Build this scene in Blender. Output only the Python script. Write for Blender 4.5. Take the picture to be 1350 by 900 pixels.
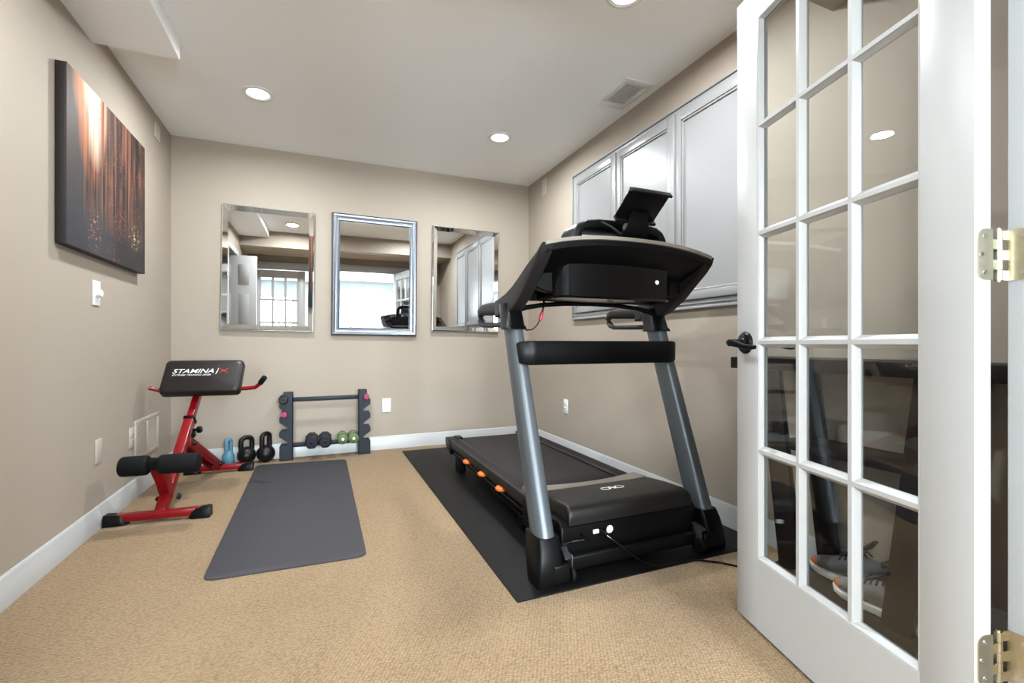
import bpy, bmesh, math, random
from mathutils import Vector, Matrix

random.seed(7)
for o in list(bpy.data.objects):
    bpy.data.objects.remove(o, do_unlink=True)
SC = bpy.context.scene
COL = SC.collection
PI = math.pi

# ------------------------------------------------------------------ camera, world, light, exposure
cam_d = bpy.data.cameras.new('camera')
cam_d.sensor_width = 36.0
cam_d.lens = 36.0 * 608.0 / 1350.0
cam_d.shift_y = 2.5 / 1350.0
cam_d.clip_start = 0.02
cam = bpy.data.objects.new('camera', cam_d)
COL.objects.link(cam)
cam.location = (0, 0, 0.91)
cam.rotation_euler = (PI / 2, 0, -math.atan(253.5 / 608.0))
SC.camera = cam

world = bpy.data.worlds.new('sky')
SC.world = world
world.use_nodes = True
wn = world.node_tree
wn.nodes.clear()
w_out = wn.nodes.new('ShaderNodeOutputWorld')
w_bg = wn.nodes.new('ShaderNodeBackground')
w_sky = wn.nodes.new('ShaderNodeTexSky')
w_sky.sky_type = 'HOSEK_WILKIE'
w_sky.sun_direction = (0.3, 0.6, 0.74)
w_sky.turbidity = 3.0
w_bg.inputs['Strength'].default_value = 9.0
wn.links.new(w_sky.outputs[0], w_bg.inputs[0])
wn.links.new(w_bg.outputs[0], w_out.inputs[0])

SC.view_settings.view_transform = 'Standard'
SC.view_settings.look = 'None'
SC.view_settings.gamma = 1.0
SC.view_settings.exposure = 0.72
SC.view_settings.use_curve_mapping = False
SC.cycles.max_bounces = 12
SC.cycles.diffuse_bounces = 7
SC.cycles.glossy_bounces = 6
SC.cycles.transmission_bounces = 8
SC.cycles.transparent_max_bounces = 24
SC.cycles.caustics_reflective = False
SC.cycles.caustics_refractive = False
SC.cycles.sample_clamp_indirect = 6.0
SC.cycles.use_denoising = True

# daylight at the windows behind the camera; the closet-side one is added for brightness
DAY = 225.0
CAN_BACK = 18.0; CAN_FRONT = 20.0; CAN_FILL = 32.0
def area_light(name, loc, rot, sx, sy, power, color):
    d = bpy.data.lights.new(name, 'AREA')
    d.shape = 'RECTANGLE'; d.size = sx; d.size_y = sy
    d.energy = power; d.color = color
    o = bpy.data.objects.new(name, d); COL.objects.link(o)
    o.location = loc; o.rotation_euler = rot
    return o
area_light('window_daylight', (1.15, -3.93, 1.30), (-PI / 2, 0, PI), 0.94, 1.5, DAY, (0.84, 0.93, 1.0))
area_light('window_daylight', (-1.15, -3.93, 1.30), (-PI / 2, 0, PI), 0.94, 1.5, DAY, (0.84, 0.93, 1.0))  # lamp of the added, unseen window

# ------------------------------------------------------------------ materials
def s2l(v):
    v /= 255.0
    return v / 12.92 if v <= 0.04045 else ((v + 0.055) / 1.055) ** 2.4
def rgb(r, g, b):
    return (s2l(r), s2l(g), s2l(b), 1.0)

MATS = {}
def mat(name, col, rough=0.5, metal=0.0, bump=None, var=None, spec=0.5, coat=0.0):
    m = bpy.data.materials.new(name); MATS[name] = m
    m.use_nodes = True
    nt = m.node_tree; p = nt.nodes['Principled BSDF']
    p.inputs['Base Color'].default_value = col
    p.inputs['Roughness'].default_value = rough
    p.inputs['Metallic'].default_value = metal
    p.inputs['Specular IOR Level'].default_value = spec
    p.inputs['Coat Weight'].default_value = coat
    tc = nt.nodes.new('ShaderNodeTexCoord')
    if var:
        sc, amt = var
        n = nt.nodes.new('ShaderNodeTexNoise'); n.inputs['Scale'].default_value = sc; n.inputs['Detail'].default_value = 4
        nt.links.new(tc.outputs['Object'], n.inputs['Vector'])
        mx = nt.nodes.new('ShaderNodeMix'); mx.data_type = 'RGBA'
        mx.inputs[6].default_value = tuple(c * (1 - amt) for c in col[:3]) + (1,)
        mx.inputs[7].default_value = tuple(min(1, c * (1 + amt)) for c in col[:3]) + (1,)
        nt.links.new(n.outputs['Fac'], mx.inputs[0])
        nt.links.new(mx.outputs[2], p.inputs['Base Color'])
    if bump:
        sc, st = bump
        n = nt.nodes.new('ShaderNodeTexNoise'); n.inputs['Scale'].default_value = sc; n.inputs['Detail'].default_value = 3
        nt.links.new(tc.outputs['Object'], n.inputs['Vector'])
        b = nt.nodes.new('ShaderNodeBump'); b.inputs['Strength'].default_value = st; b.inputs['Distance'].default_value = 0.002
        nt.links.new(n.outputs['Fac'], b.inputs['Height'])
        nt.links.new(b.outputs[0], p.inputs['Normal'])
    return m

WALL = mat('wall_paint', rgb(161, 149, 136), 0.75, bump=(220, 0.06), var=(1.3, 0.015), spec=0.3)
CEIL = mat('ceiling_paint', rgb(250, 252, 254), 0.85, bump=(150, 0.05), spec=0.2)
TRIM = mat('trim_paint', rgb(180, 180, 180), 0.32, spec=0.5)
DOORW = mat('door_paint', rgb(178, 177, 176), 0.38, spec=0.5)
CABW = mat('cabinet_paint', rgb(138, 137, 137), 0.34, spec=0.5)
ADJ = mat('pale_blue_paint', rgb(176, 186, 192), 0.8, spec=0.3)
BLACKP = mat('black_plastic', rgb(8, 8, 9), 0.34, bump=(600, 0.04), spec=0.15)
BLACKG = mat('black_gloss', rgb(8, 8, 9), 0.16, spec=0.3)
CHAR = mat('charcoal_plastic', rgb(30, 28, 27), 0.5, bump=(900, 0.12), spec=0.22)
HOODM = mat('hood_plastic', rgb(21, 18, 17), 0.42, bump=(900, 0.08), spec=0.3)
BELT = mat('belt_rubber', rgb(31, 26, 25), 0.62, bump=(700, 0.15), var=(3.0, 0.1), spec=0.2)
RUBBER = mat('black_rubber', rgb(14, 12, 12), 0.5, bump=(260, 0.25), var=(2.0, 0.2), spec=0.14)
STEEL = mat('steel_blue_paint', rgb(84, 89, 93), 0.33, metal=0.35, var=(8, 0.05))
TAUPE = mat('taupe_trim', rgb(140, 131, 122), 0.35, metal=0.3)
YOGA = mat('yoga_foam', rgb(56, 54, 58), 0.7, bump=(300, 0.15), var=(2.5, 0.04), spec=0.25)
RED = mat('red_enamel', rgb(118, 5, 13), 0.3, coat=0.1, spec=0.35)
DKRED = mat('dark_red_enamel', rgb(118, 5, 13), 0.35, var=(9, 0.25), spec=0.3)
VINYL = mat('black_vinyl', rgb(27, 21, 20), 0.36, bump=(400, 0.15), spec=0.35)
FOAM = mat('black_foam', rgb(11, 12, 13), 0.75, bump=(500, 0.3), spec=0.15)
IRON = mat('cast_iron_black', rgb(10, 10, 11), 0.38, bump=(350, 0.2), spec=0.3)
TEAL = mat('blue_vinyl', rgb(80, 128, 152), 0.5, bump=(300, 0.12), var=(12, 0.08))
NAVY = mat('slate_steel', rgb(31, 36, 44), 0.45, metal=0.2, bump=(300, 0.08), spec=0.3)
HEX = mat('navy_rubber', rgb(20, 19, 27), 0.5, bump=(300, 0.15), spec=0.25)
OLIVE = mat('olive_vinyl', rgb(80, 97, 56), 0.5, bump=(300, 0.1))
PINK = mat('magenta_vinyl', rgb(150, 24, 80), 0.45)
CHROME = mat('chrome', rgb(215, 215, 215), 0.15, metal=1.0)
BRASS = mat('satin_brass', rgb(200, 193, 172), 0.27, metal=1.0, var=(30, 0.12))
SILVERF = mat('brushed_silver', rgb(128, 132, 140), 0.3, metal=0.9, var=(20, 0.06))
MIRROR = mat('mirror_silver', (0.93, 0.94, 0.94, 1), 0.0, metal=1.0)
BEVELM = mat('mirror_bevel', (0.86, 0.87, 0.86, 1), 0.03, metal=1.0)
ORANGE = mat('orange_rubber', rgb(196, 96, 24), 0.5)
WHITEP = mat('white_plastic', rgb(226, 226, 224), 0.35)
IVORY = mat('wall_tone_plastic', rgb(182, 172, 160), 0.45)
DARKSLOT = mat('dark_slot', rgb(66, 64, 62), 0.7)
VENTIN = mat('vent_interior', rgb(205, 205, 203), 0.7)
OUTBLK = mat('outlet_slot', rgb(60, 60, 62), 0.6)
WOODBLK = mat('black_brown_wood', rgb(19, 15, 14), 0.4, bump=(90, 0.1), var=(14, 0.2), spec=0.3)
SHOEG = mat('grey_knit', rgb(122, 119, 119), 0.8, bump=(500, 0.4), var=(40, 0.15))
SHOED = mat('dark_grey_knit', rgb(44, 44, 48), 0.8, bump=(500, 0.4))
SOLE = mat('white_sole', rgb(222, 219, 212), 0.5)
PRINTW = mat('white_print', rgb(226, 222, 218), 0.5)
PRINTR = mat('red_print', rgb(150, 40, 36), 0.5)
BLKMETAL = mat('matte_black_metal', rgb(11, 11, 12), 0.3, metal=0.4, spec=0.35)
CANVED = mat('canvas_edge', rgb(24, 15, 13), 0.55, var=(16, 0.5))
CONCRETE = mat('pale_concrete', rgb(188, 186, 180), 0.9, bump=(40, 0.2), var=(3, 0.06))

def glass_mat():
    m = bpy.data.materials.new('window_glass'); m.use_nodes = True
    nt = m.node_tree; nt.nodes.clear()
    out = nt.nodes.new('ShaderNodeOutputMaterial')
    tr = nt.nodes.new('ShaderNodeBsdfTransparent'); tr.inputs[0].default_value = (0.97, 0.985, 0.98, 1)
    gl = nt.nodes.new('ShaderNodeBsdfGlossy'); gl.inputs['Roughness'].default_value = 0.0
    fr = nt.nodes.new('ShaderNodeFresnel')
    ge = nt.nodes.new('ShaderNodeNewGeometry'); io = nt.nodes.new('ShaderNodeMath'); io.operation = 'MULTIPLY_ADD'
    io.inputs[1].default_value = 1 / 1.52 - 1.52; io.inputs[2].default_value = 1.52   # both faces of the thin pane reflect alike
    nt.links.new(ge.outputs['Backfacing'], io.inputs[0]); nt.links.new(io.outputs[0], fr.inputs['IOR'])
    mx = nt.nodes.new('ShaderNodeMixShader')
    nt.links.new(fr.outputs[0], mx.inputs[0]); nt.links.new(tr.outputs[0], mx.inputs[1]); nt.links.new(gl.outputs[0], mx.inputs[2])
    nt.links.new(mx.outputs[0], out.inputs[0])
    return m
GLASS = glass_mat()

def carpet_mat():
    m = bpy.data.materials.new('berber_carpet'); m.use_nodes = True
    nt = m.node_tree; p = nt.nodes['Principled BSDF']
    p.inputs['Roughness'].default_value = 0.95; p.inputs['Specular IOR Level'].default_value = 0.1
    p.inputs['Sheen Weight'].default_value = 0.15
    tc = nt.nodes.new('ShaderNodeTexCoord')
    mp = nt.nodes.new('ShaderNodeMapping'); mp.inputs['Rotation'].default_value = (0, 0, 0.35)
    mp.inputs['Scale'].default_value = (1.0, 1.5, 1.0)
    nt.links.new(tc.outputs['Object'], mp.inputs['Vector'])
    vo = nt.nodes.new('ShaderNodeTexVoronoi'); vo.inputs['Scale'].default_value = 88; vo.inputs['Randomness'].default_value = 0.42
    nt.links.new(mp.outputs[0], vo.inputs['Vector'])
    n2 = nt.nodes.new('ShaderNodeTexNoise'); n2.inputs['Scale'].default_value = 3.2; n2.inputs['Detail'].default_value = 5
    nt.links.new(tc.outputs['Object'], n2.inputs['Vector'])
    n3 = nt.nodes.new('ShaderNodeTexNoise'); n3.inputs['Scale'].default_value = 260; n3.inputs['Detail'].default_value = 2
    nt.links.new(tc.outputs['Object'], n3.inputs['Vector'])
    rmp = nt.nodes.new('ShaderNodeValToRGB')
    rmp.color_ramp.elements[0].position = 0.25; rmp.color_ramp.elements[0].color = rgb(149, 124, 93)
    rmp.color_ramp.elements[1].position = 0.8; rmp.color_ramp.elements[1].color = rgb(109, 86, 60)  # gaps between loops: crevice shade put into the carpet colour
    nt.links.new(vo.outputs['Distance'], rmp.inputs[0])
    mx = nt.nodes.new('ShaderNodeMix'); mx.data_type = 'RGBA'; mx.blend_type = 'MULTIPLY'
    mx.inputs[0].default_value = 1.0
    r2 = nt.nodes.new('ShaderNodeValToRGB')
    r2.color_ramp.elements[0].position = 0.3; r2.color_ramp.elements[0].color = (0.95, 0.94, 0.93, 1)
    r2.color_ramp.elements[1].position = 0.7; r2.color_ramp.elements[1].color = (1, 1, 1, 1)
    nt.links.new(n2.outputs['Fac'], r2.inputs[0])
    nt.links.new(rmp.outputs[0], mx.inputs[6]); nt.links.new(r2.outputs[0], mx.inputs[7])
    nt.links.new(mx.outputs[2], p.inputs['Base Color'])
    inv = nt.nodes.new('ShaderNodeMath'); inv.operation = 'MULTIPLY_ADD'
    inv.inputs[1].default_value = -1.6
    nt.links.new(vo.outputs['Distance'], inv.inputs[0]); nt.links.new(n3.outputs['Fac'], inv.inputs[2])
    bp = nt.nodes.new('ShaderNodeBump'); bp.inputs['Strength'].default_value = 0.7; bp.inputs['Distance'].default_value = 0.004
    nt.links.new(inv.outputs[0], bp.inputs['Height']); nt.links.new(bp.outputs[0], p.inputs['Normal'])
    return m
CARPET = carpet_mat()

def emit_mat(name, col, st):
    m = bpy.data.materials.new(name); m.use_nodes = True
    nt = m.node_tree; nt.nodes.clear()
    out = nt.nodes.new('ShaderNodeOutputMaterial'); e = nt.nodes.new('ShaderNodeEmission')
    e.inputs[0].default_value = col; e.inputs[1].default_value = st
    nt.links.new(e.outputs[0], out.inputs[0]); return m
LAMPE = emit_mat('lamp_lens', (1.0, 0.96, 0.9, 1), 3.0)

def forest_mat():
    """flat print on the canvas: a dim autumn forest; Generated y runs along the canvas, z up"""
    m = bpy.data.materials.new('forest_print'); m.use_nodes = True
    nt = m.node_tree; p = nt.nodes['Principled BSDF']; p.inputs['Roughness'].default_value = 0.6; p.inputs['Specular IOR Level'].default_value = 0.2
    L = nt.links.new
    tc = nt.nodes.new('ShaderNodeTexCoord')
    def mapping(scale, loc=(0, 0, 0)):
        n = nt.nodes.new('ShaderNodeMapping'); n.inputs['Scale'].default_value = scale; n.inputs['Location'].default_value = loc
        L(tc.outputs['Generated'], n.inputs['Vector']); return n
    def noise(scale, detail=4, loc=(0, 0, 0), rough=0.55):
        mp = mapping(scale, loc)
        n = nt.nodes.new('ShaderNodeTexNoise'); n.inputs['Scale'].default_value = 1; n.inputs['Detail'].default_value = detail
        n.inputs['Roughness'].default_value = rough
        L(mp.outputs[0], n.inputs['Vector']); return n.outputs['Fac']
    def ramp(src, a, b, ca=(0, 0, 0, 1), cb=(1, 1, 1, 1)):
        r = nt.nodes.new('ShaderNodeValToRGB'); r.color_ramp.elements[0].position = a; r.color_ramp.elements[1].position = b
        r.color_ramp.elements[0].color = ca; r.color_ramp.elements[1].color = cb
        L(src, r.inputs[0]); return r.outputs[0]
    def mix(fac, a, b, mode='MIX'):
        n = nt.nodes.new('ShaderNodeMix'); n.data_type = 'RGBA'; n.blend_type = mode
        if hasattr(fac, 'node'): L(fac, n.inputs[0])
        else: n.inputs[0].default_value = fac
        for k, v in ((6, a), (7, b)):
            if hasattr(v, 'node'): L(v, n.inputs[k])
            else: n.inputs[k].default_value = v
        return n.outputs[2]
    def math_(op, a, b):
        n = nt.nodes.new('ShaderNodeMath'); n.operation = op
        for k, v in ((0, a), (1, b)):
            if hasattr(v, 'node'): L(v, n.inputs[k])
            else: n.inputs[k].default_value = v
        n.use_clamp = True
        return n.outputs[0]
    def blob(cy, cz, ry, rz):
        mp = nt.nodes.new('ShaderNodeMapping'); mp.vector_type = 'POINT'
        mp.inputs['Scale'].default_value = (0, 1 / ry, 1 / rz); mp.inputs['Location'].default_value = (0, -cy / ry, -cz / rz)
        L(tc.outputs['Generated'], mp.inputs['Vector'])
        g = nt.nodes.new('ShaderNodeTexGradient'); g.gradient_type = 'SPHERICAL'
        L(mp.outputs[0], g.inputs[0]); return g.outputs['Fac']
    sep = nt.nodes.new('ShaderNodeSeparateXYZ'); L(tc.outputs['Generated'], sep.inputs[0])
    Y, Z = sep.outputs[1], sep.outputs[2]
    base = mix(ramp(Z, 0.12, 0.7), rgb(62, 61, 66), rgb(74, 63, 56))
    base = mix(ramp(Y, 0.3, 0.6), base, rgb(40, 33, 31))
    upper = ramp(Z, 0.14, 0.36)
    st1 = ramp(noise((0, 26, 0.8), 3), 0.45, 0.58)
    st2 = ramp(noise((0, 44, 0.5), 2, (0, 8.3, 0)), 0.56, 0.66)
    st3 = ramp(noise((0, 33, 0.6), 2, (0, 3.1, 0)), 0.52, 0.62)
    right = ramp(Y, 0.10, 0.26)
    vary = ramp(noise((0, 6, 5), 3, (0, 1.7, 4)), 0.36, 0.6)
    tm_ = math_('MULTIPLY', math_('MULTIPLY', st1, upper), math_('MULTIPLY', right, vary))
    c = mix(math_('MULTIPLY', tm_, 0.75), base, rgb(118, 72, 54))
    c = mix(math_('MULTIPLY', math_('MULTIPLY', st2, math_('MULTIPLY', upper, right)), 0.7), c, rgb(160, 106, 82))
    c = mix(math_('MULTIPLY', math_('MULTIPLY', st3, upper), math_('MULTIPLY', right, 0.9)), c, rgb(24, 19, 19))
    # light pouring in at the top, broken up by the trunks
    gl = blob(0.26, 1.0, 0.20, 0.62)
    c = mix(math_('MULTIPLY', math_('MULTIPLY', gl, ramp(noise((0, 40, 0.6), 2, (0, 5, 0)), 0.38, 0.6)), 1.7), c, rgb(214, 122, 74))
    c = mix(math_('MULTIPLY', math_('MULTIPLY', blob(0.29, 1.0, 0.15, 0.5), ramp(noise((0, 34, 0.4), 2, (0, 2, 0)), 0.40, 0.58)), 1.6), c, rgb(236, 214, 190))
    c = mix(math_('MULTIPLY', blob(0.13, 1.04, 0.10, 0.30), 0.9), c, rgb(214, 140, 96))
    c = mix(math_('MULTIPLY', blob(0.25, 1.06, 0.12, 0.26), 1.6), c, rgb(226, 206, 186))
    # leaves
    lv = ramp(noise((0, 34, 30), 5, (0, 1, 5), 0.7), 0.57, 0.64)
    lreg = math_('MULTIPLY', ramp(noise((0, 5, 4), 2, (0, 2, 2)), 0.42, 0.6), ramp(Y, 0.15, 0.35))
    lreg = math_('MULTIPLY', lreg, ramp(Z, 0.12, 0.24))
    c = mix(math_('MULTIPLY', math_('MULTIPLY', lv, lreg), 0.8), c, rgb(158, 72, 50))
    fleck = ramp(noise((0, 30, 46), 4, (0, 4, 1), 0.7), 0.55, 0.7)
    c = mix(math_('MULTIPLY', math_('MULTIPLY', fleck, blob(0.27, 0.13, 0.09, 0.2)), 2.2), c, rgb(222, 142, 98))
    c = mix(math_('MULTIPLY', math_('MULTIPLY', fleck, blob(0.82, 0.24, 0.12, 0.12)), 2.6), c, rgb(240, 204, 148))
    c = mix(math_('MULTIPLY', math_('MULTIPLY', fleck, blob(0.6, 0.28, 0.14, 0.16)), 1.8), c, rgb(190, 84, 60))
    c = mix(math_('MULTIPLY', math_('MULTIPLY', fleck, blob(0.5, 0.02, 0.12, 0.12)), 1.6), c, rgb(170, 96, 90))
    L(c, p.inputs['Base Color'])
    return m
FOREST = forest_mat()

# ------------------------------------------------------------------ mesh helpers
class B:
    """collects shapes; finished by obj() as one mesh object"""
    def __init__(self, M=None):
        self.bm = bmesh.new(); self.M = M
    def _add(self, t, M=None):
        if M is not None: t.transform(M)
        me = bpy.data.meshes.new('tmp'); t.to_mesh(me); t.free()
        self.bm.from_mesh(me); bpy.data.meshes.remove(me)
        return self
    def box(self, x0, x1, y0, y1, z0, z1, bev=0.0, seg=2, M=None):
        t = bmesh.new(); bmesh.ops.create_cube(t, size=1.0)
        for v in t.verts:
            v.co = Vector((x0 + (v.co.x + .5) * (x1 - x0), y0 + (v.co.y + .5) * (y1 - y0), z0 + (v.co.z + .5) * (z1 - z0)))
        if bev > 0: bmesh.ops.bevel(t, geom=t.edges[:], offset=bev, segments=seg, profile=0.5, affect='EDGES')
        return self._add(t, M)
    def obox(self, c, size, ax, ay, az, bev=0.0, seg=2):
        """box centred at c with unit axes"""
        M = Matrix((Vector(ax), Vector(ay), Vector(az))).transposed().to_4x4(); M.translation = Vector(c)
        sx, sy, sz = (s / 2 for s in size)
        return self.box(-sx, sx, -sy, sy, -sz, sz, bev, seg, M)
    def beam(self, p0, p1, w, h, up=(0, 0, 1), bev=0.0, seg=2):
        """bar of width w and height h from p0 to p1"""
        p0, p1 = Vector(p0), Vector(p1); d = p1 - p0; L = d.length; d.normalize()
        s = d.cross(Vector(up)).normalized(); u = s.cross(d).normalized()
        return self.obox((p0 + p1) / 2, (w, L, h), s, d, u, bev, seg)
    def cyl(self, p0, p1, r0, r1=None, seg=20, bev=0.0):
        p0, p1 = Vector(p0), Vector(p1); d = p1 - p0
        t = bmesh.new()
        bmesh.ops.create_cone(t, cap_ends=True, cap_tris=False, segments=seg, radius1=r0, radius2=r0 if r1 is None else r1, depth=d.length)
        if bev > 0:
            es = [e for e in t.edges if len({f for f in e.link_faces}) == 2 and any(len(f.verts) > 4 for f in e.link_faces)]
            bmesh.ops.bevel(t, geom=es, offset=bev, segments=3, profile=0.5, affect='EDGES')
        M = d.to_track_quat('Z', 'Y').to_matrix().to_4x4(); M.translation = (p0 + p1) / 2
        return self._add(t, M)
    def tube(self, path, r, seg=10, rz=None, closed=False, up=(0, 0, 1)):
        """sweep an ellipse (r sideways, rz along up) down a polyline; r may be a list"""
        P = [Vector(p) for p in path]; n = len(P); t = bmesh.new(); rings = []
        for i, p in enumerate(P):
            a = P[(i - 1) % n] if (closed or i) else P[0]; b = P[(i + 1) % n] if (closed or i < n - 1) else P[-1]
            d = (b - a).normalized(); u0 = Vector(up)
            if abs(d.dot(u0)) > 0.98: u0 = Vector((1, 0, 0)) if abs(d.x) < 0.9 else Vector((0, 1, 0))
            s = d.cross(u0).normalized(); u = s.cross(d).normalized()
            ra = r[i] if isinstance(r, (list, tuple)) else r
            rb = (rz[i] if isinstance(rz, (list, tuple)) else rz) if rz is not None else ra
            rings.append([t.verts.new(p + s * ra * math.cos(2 * PI * k / seg) + u * rb * math.sin(2 * PI * k / seg)) for k in range(seg)])
        for i in range(n if closed else n - 1):
            A, Bq = rings[i], rings[(i + 1) % n]
            for k in range(seg): t.faces.new((A[k], A[(k + 1) % seg], Bq[(k + 1) % seg], Bq[k]))
        if not closed:
            t.faces.new(rings[0][::-1]); t.faces.new(rings[-1])
        bmesh.ops.recalc_face_normals(t, faces=t.faces[:])
        return self._add(t)
    def prism(self, pts, plane, a, b, bev=0.0, seg=2):
        """extrude a 2D outline: plane 'xz' along y, 'yz' along x, 'xy' along z"""
        f = {'xz': lambda p, k: (p[0], k, p[1]), 'yz': lambda p, k: (k, p[0], p[1]), 'xy': lambda p, k: (p[0], p[1], k)}[plane]
        t = bmesh.new()
        A = [t.verts.new(f(p, a)) for p in pts]; C = [t.verts.new(f(p, b)) for p in pts]; n = len(pts)
        t.faces.new(A); t.faces.new(C[::-1])
        for i in range(n): t.faces.new((A[i], C[i], C[(i + 1) % n], A[(i + 1) % n]))
        bmesh.ops.recalc_face_normals(t, faces=t.faces[:])
        if bev > 0:
            es = [e for e in t.edges if any(len(fc.verts) == n for fc in e.link_faces)] if n > 4 else t.edges[:]
            bmesh.ops.bevel(t, geom=es, offset=bev, segments=seg, profile=0.5, affect='EDGES')
        bmesh.ops.triangulate(t, faces=[fc for fc in t.faces if len(fc.verts) > 4])
        return self._add(t)
    def lathe(self, prof, base, axis=(0, 0, 1), seg=28, ph=0.0):
        t = bmesh.new(); rings = []
        for r, h in prof:
            rings.append([t.verts.new((r * math.cos(2 * PI * k / seg + ph), r * math.sin(2 * PI * k / seg + ph), h)) for k in range(seg)] if r > 1e-6 else [t.verts.new((0, 0, h))])
        for A, C in zip(rings, rings[1:]):
            for k in range(seg):
                q = [A[k % len(A)], A[(k + 1) % len(A)], C[(k + 1) % len(C)], C[k % len(C)]]
                q = list(dict.fromkeys(q))
                if len(q) > 2: t.faces.new(q)
        for ring, rev in ((rings[0], True), (rings[-1], False)):
            if len(ring) > 2: t.faces.new(ring[::-1] if rev else ring)
        bmesh.ops.recalc_face_normals(t, faces=t.faces[:])
        M = Vector(axis).to_track_quat('Z', 'Y').to_matrix().to_4x4(); M.translation = Vector(base)
        return self._add(t, M)
    def loft(self, rings, cap=True):
        t = bmesh.new(); R_ = [[t.verts.new(p) for p in ring] for ring in rings]; n = len(R_[0])
        for A, C in zip(R_, R_[1:]):
            for k in range(n): t.faces.new((A[k], A[(k + 1) % n], C[(k + 1) % n], C[k]))
        if cap: t.faces.new(R_[0][::-1]); t.faces.new(R_[-1])
        bmesh.ops.recalc_face_normals(t, faces=t.faces[:])
        return self._add(t)
    def mesh(self, me, M):
        t = bmesh.new(); t.from_mesh(me)
        return self._add(t, M)

WL = {}
def obj(name, b, m, parent=None, smooth=38, label=None):
    if b.M is not None: b.bm.transform(b.M)
    off = Vector((0, 0, 0)); q = parent
    while q is not None:
        off += q.location; q = q.parent
    b.bm.transform(Matrix.Translation(-off))
    me = bpy.data.meshes.new(name); b.bm.to_mesh(me); b.bm.free()
    me.materials.append(m)
    if smooth:
        me.polygons.foreach_set('use_smooth', [True] * len(me.polygons))
        me.set_sharp_from_angle(angle=math.radians(smooth))
    o = bpy.data.objects.new(name, me); COL.objects.link(o)
    if parent: o.parent = parent
    if label: o['label'] = label
    return o
def tag(o, label, cat, group=None):
    o['label'] = label; o['category'] = cat
    if group: o['group'] = group
    return o
def thing(name, loc, label, cat, group=None):
    o = bpy.data.objects.new(name, None); COL.objects.link(o)
    o.empty_display_size = 0.1; o.location = loc
    return tag(o, label, cat, group)
def struct(name, b, m, parent=None, smooth=30):
    o = obj(name, b, m, parent, smooth)
    if parent is None: o['kind'] = 'structure'
    return o
def stuff(o):
    o['kind'] = 'stuff'; return o
def text_mesh(body, size, shear=0.0, bold=0.002):
    cu = bpy.data.curves.new('lettering', 'FONT'); cu.body = body; cu.size = size; cu.shear = shear
    cu.extrude = size * 0.012; cu.align_x = 'LEFT'; cu.offset = size * bold
    o = bpy.data.objects.new('lettering', cu); COL.objects.link(o)
    dg = bpy.context.evaluated_depsgraph_get()
    me = bpy.data.meshes.new_from_object(o.evaluated_get(dg))
    bpy.data.objects.remove(o, do_unlink=True); bpy.data.curves.remove(cu)
    return me

# ------------------------------------------------------------------ the room
XL, XR, YF, YB, H = -1.0085, 1.88, 0.442, 4.09, 2.44
W = 0.12
struct('floor', B().box(-3.0, 2.7, -4.0, YB + W, -0.1, 0.0), CARPET)
struct('ceiling', B().box(-3.0, 2.7, -4.0, YB + W, H, H + 0.1), CEIL)
struct('wall_back', B().box(XL - W, XR + W, YB, YB + W, 0, H), WALL)
struct('wall_right', B().box(XR, XR + W, YF, YB, 0, H), WALL)
# left wall, with the closet opening close to the doorway
struct('wall_left', B().box(XL - W, XL, 1.98, YB, 0, H), WALL)
b = B(); b.box(XL - W, XL, YF, 1.40, 0, H); b.box(XL - W, XL, 1.40, 1.98, 2.05, H)
struct('wall_left_front', b, WALL)
b = B(); b.box(XL - 0.75, XL - 0.70, 1.2, 2.2, 0, H); b.box(XL - 0.75, XL - W, 1.15, 1.2, 0, H); b.box(XL - 0.75, XL - W, 2.2, 2.25, 0, H)
struct('wall_closet', b, WALL)
# front wall with the wide doorway
OX0, OX1, OH = -0.98, 1.206, 2.062
b = B(); b.box(OX1, XR + W, YF - W, YF, 0, H); b.box(XL - W, OX0, YF - W, YF, 0, H); b.box(OX0, OX1, YF - W, YF, OH, H)
struct('wall_front', b, WALL)
# the bright room behind the camera
b = B(); b.box(-2.9, 2.6, -3.97, -3.85, 0, 0.55); b.box(-2.9, 2.6, -3.97, -3.85, 2.07, H)
for x0, x1 in ((-2.9, -1.63), (-0.67, 0.67), (1.63, 2.6)): b.box(x0, x1, -3.97, -3.85, 0.55, 2.07)
struct('wall_far', b, ADJ)
b = B(); b.box(2.6, 2.7, -3.97, YF - W, 0, H); b.box(XR + W, 2.6, YF - W, YF, 0, H)
struct('wall_far_right', b, ADJ)
b = B(); b.box(-3.0, -2.9, -3.97, YF - W, 0, H); b.box(-2.9, XL - W, YF - W, YF, 0, H)
struct('wall_far_left', b, ADJ)
for n, xc in enumerate((1.15, -1.15)):  # the second window is unseen, added to let in more light
    fr = B()
    for x0, x1 in ((xc - .56, xc - .47), (xc + .47, xc + .56)): fr.box(x0, x1, -3.86, -3.83, 0.46, 2.16, 0.004)
    fr.box(xc - .47, xc + .47, -3.86, -3.83, 2.07, 2.16, 0.004); fr.box(xc - .58, xc + .58, -3.87, -3.80, 0.49, 0.55, 0.004)
    w_ = struct('window_%d' % (n + 1), fr, TRIM)
    s_ = B(); s_.box(xc - .48, xc + .48, -3.90, -3.87, 1.29, 1.33)
    for x0 in (xc - .48, xc + .44): s_.box(x0, x0 + .04, -3.90, -3.87, .55, 2.07)
    obj('sash', s_, TRIM, w_)
    g_ = B(); g_.box(xc - .48, xc + .48, -3.888, -3.882, .55, 2.07)
    obj('pane', g_, GLASS, w_)

struct('ground_outside', B().box(-9, 9, -16, -4.0, -.25, -.12), CONCRETE)

# duct soffits
struct('ceiling_soffit', B().box(XL, -0.659, 1.2, 2.823, 2.355, H), CEIL)
struct('ceiling_beam', B().box(XL, XR, 0.58, 1.20, 2.228, H), WALL)

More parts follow.
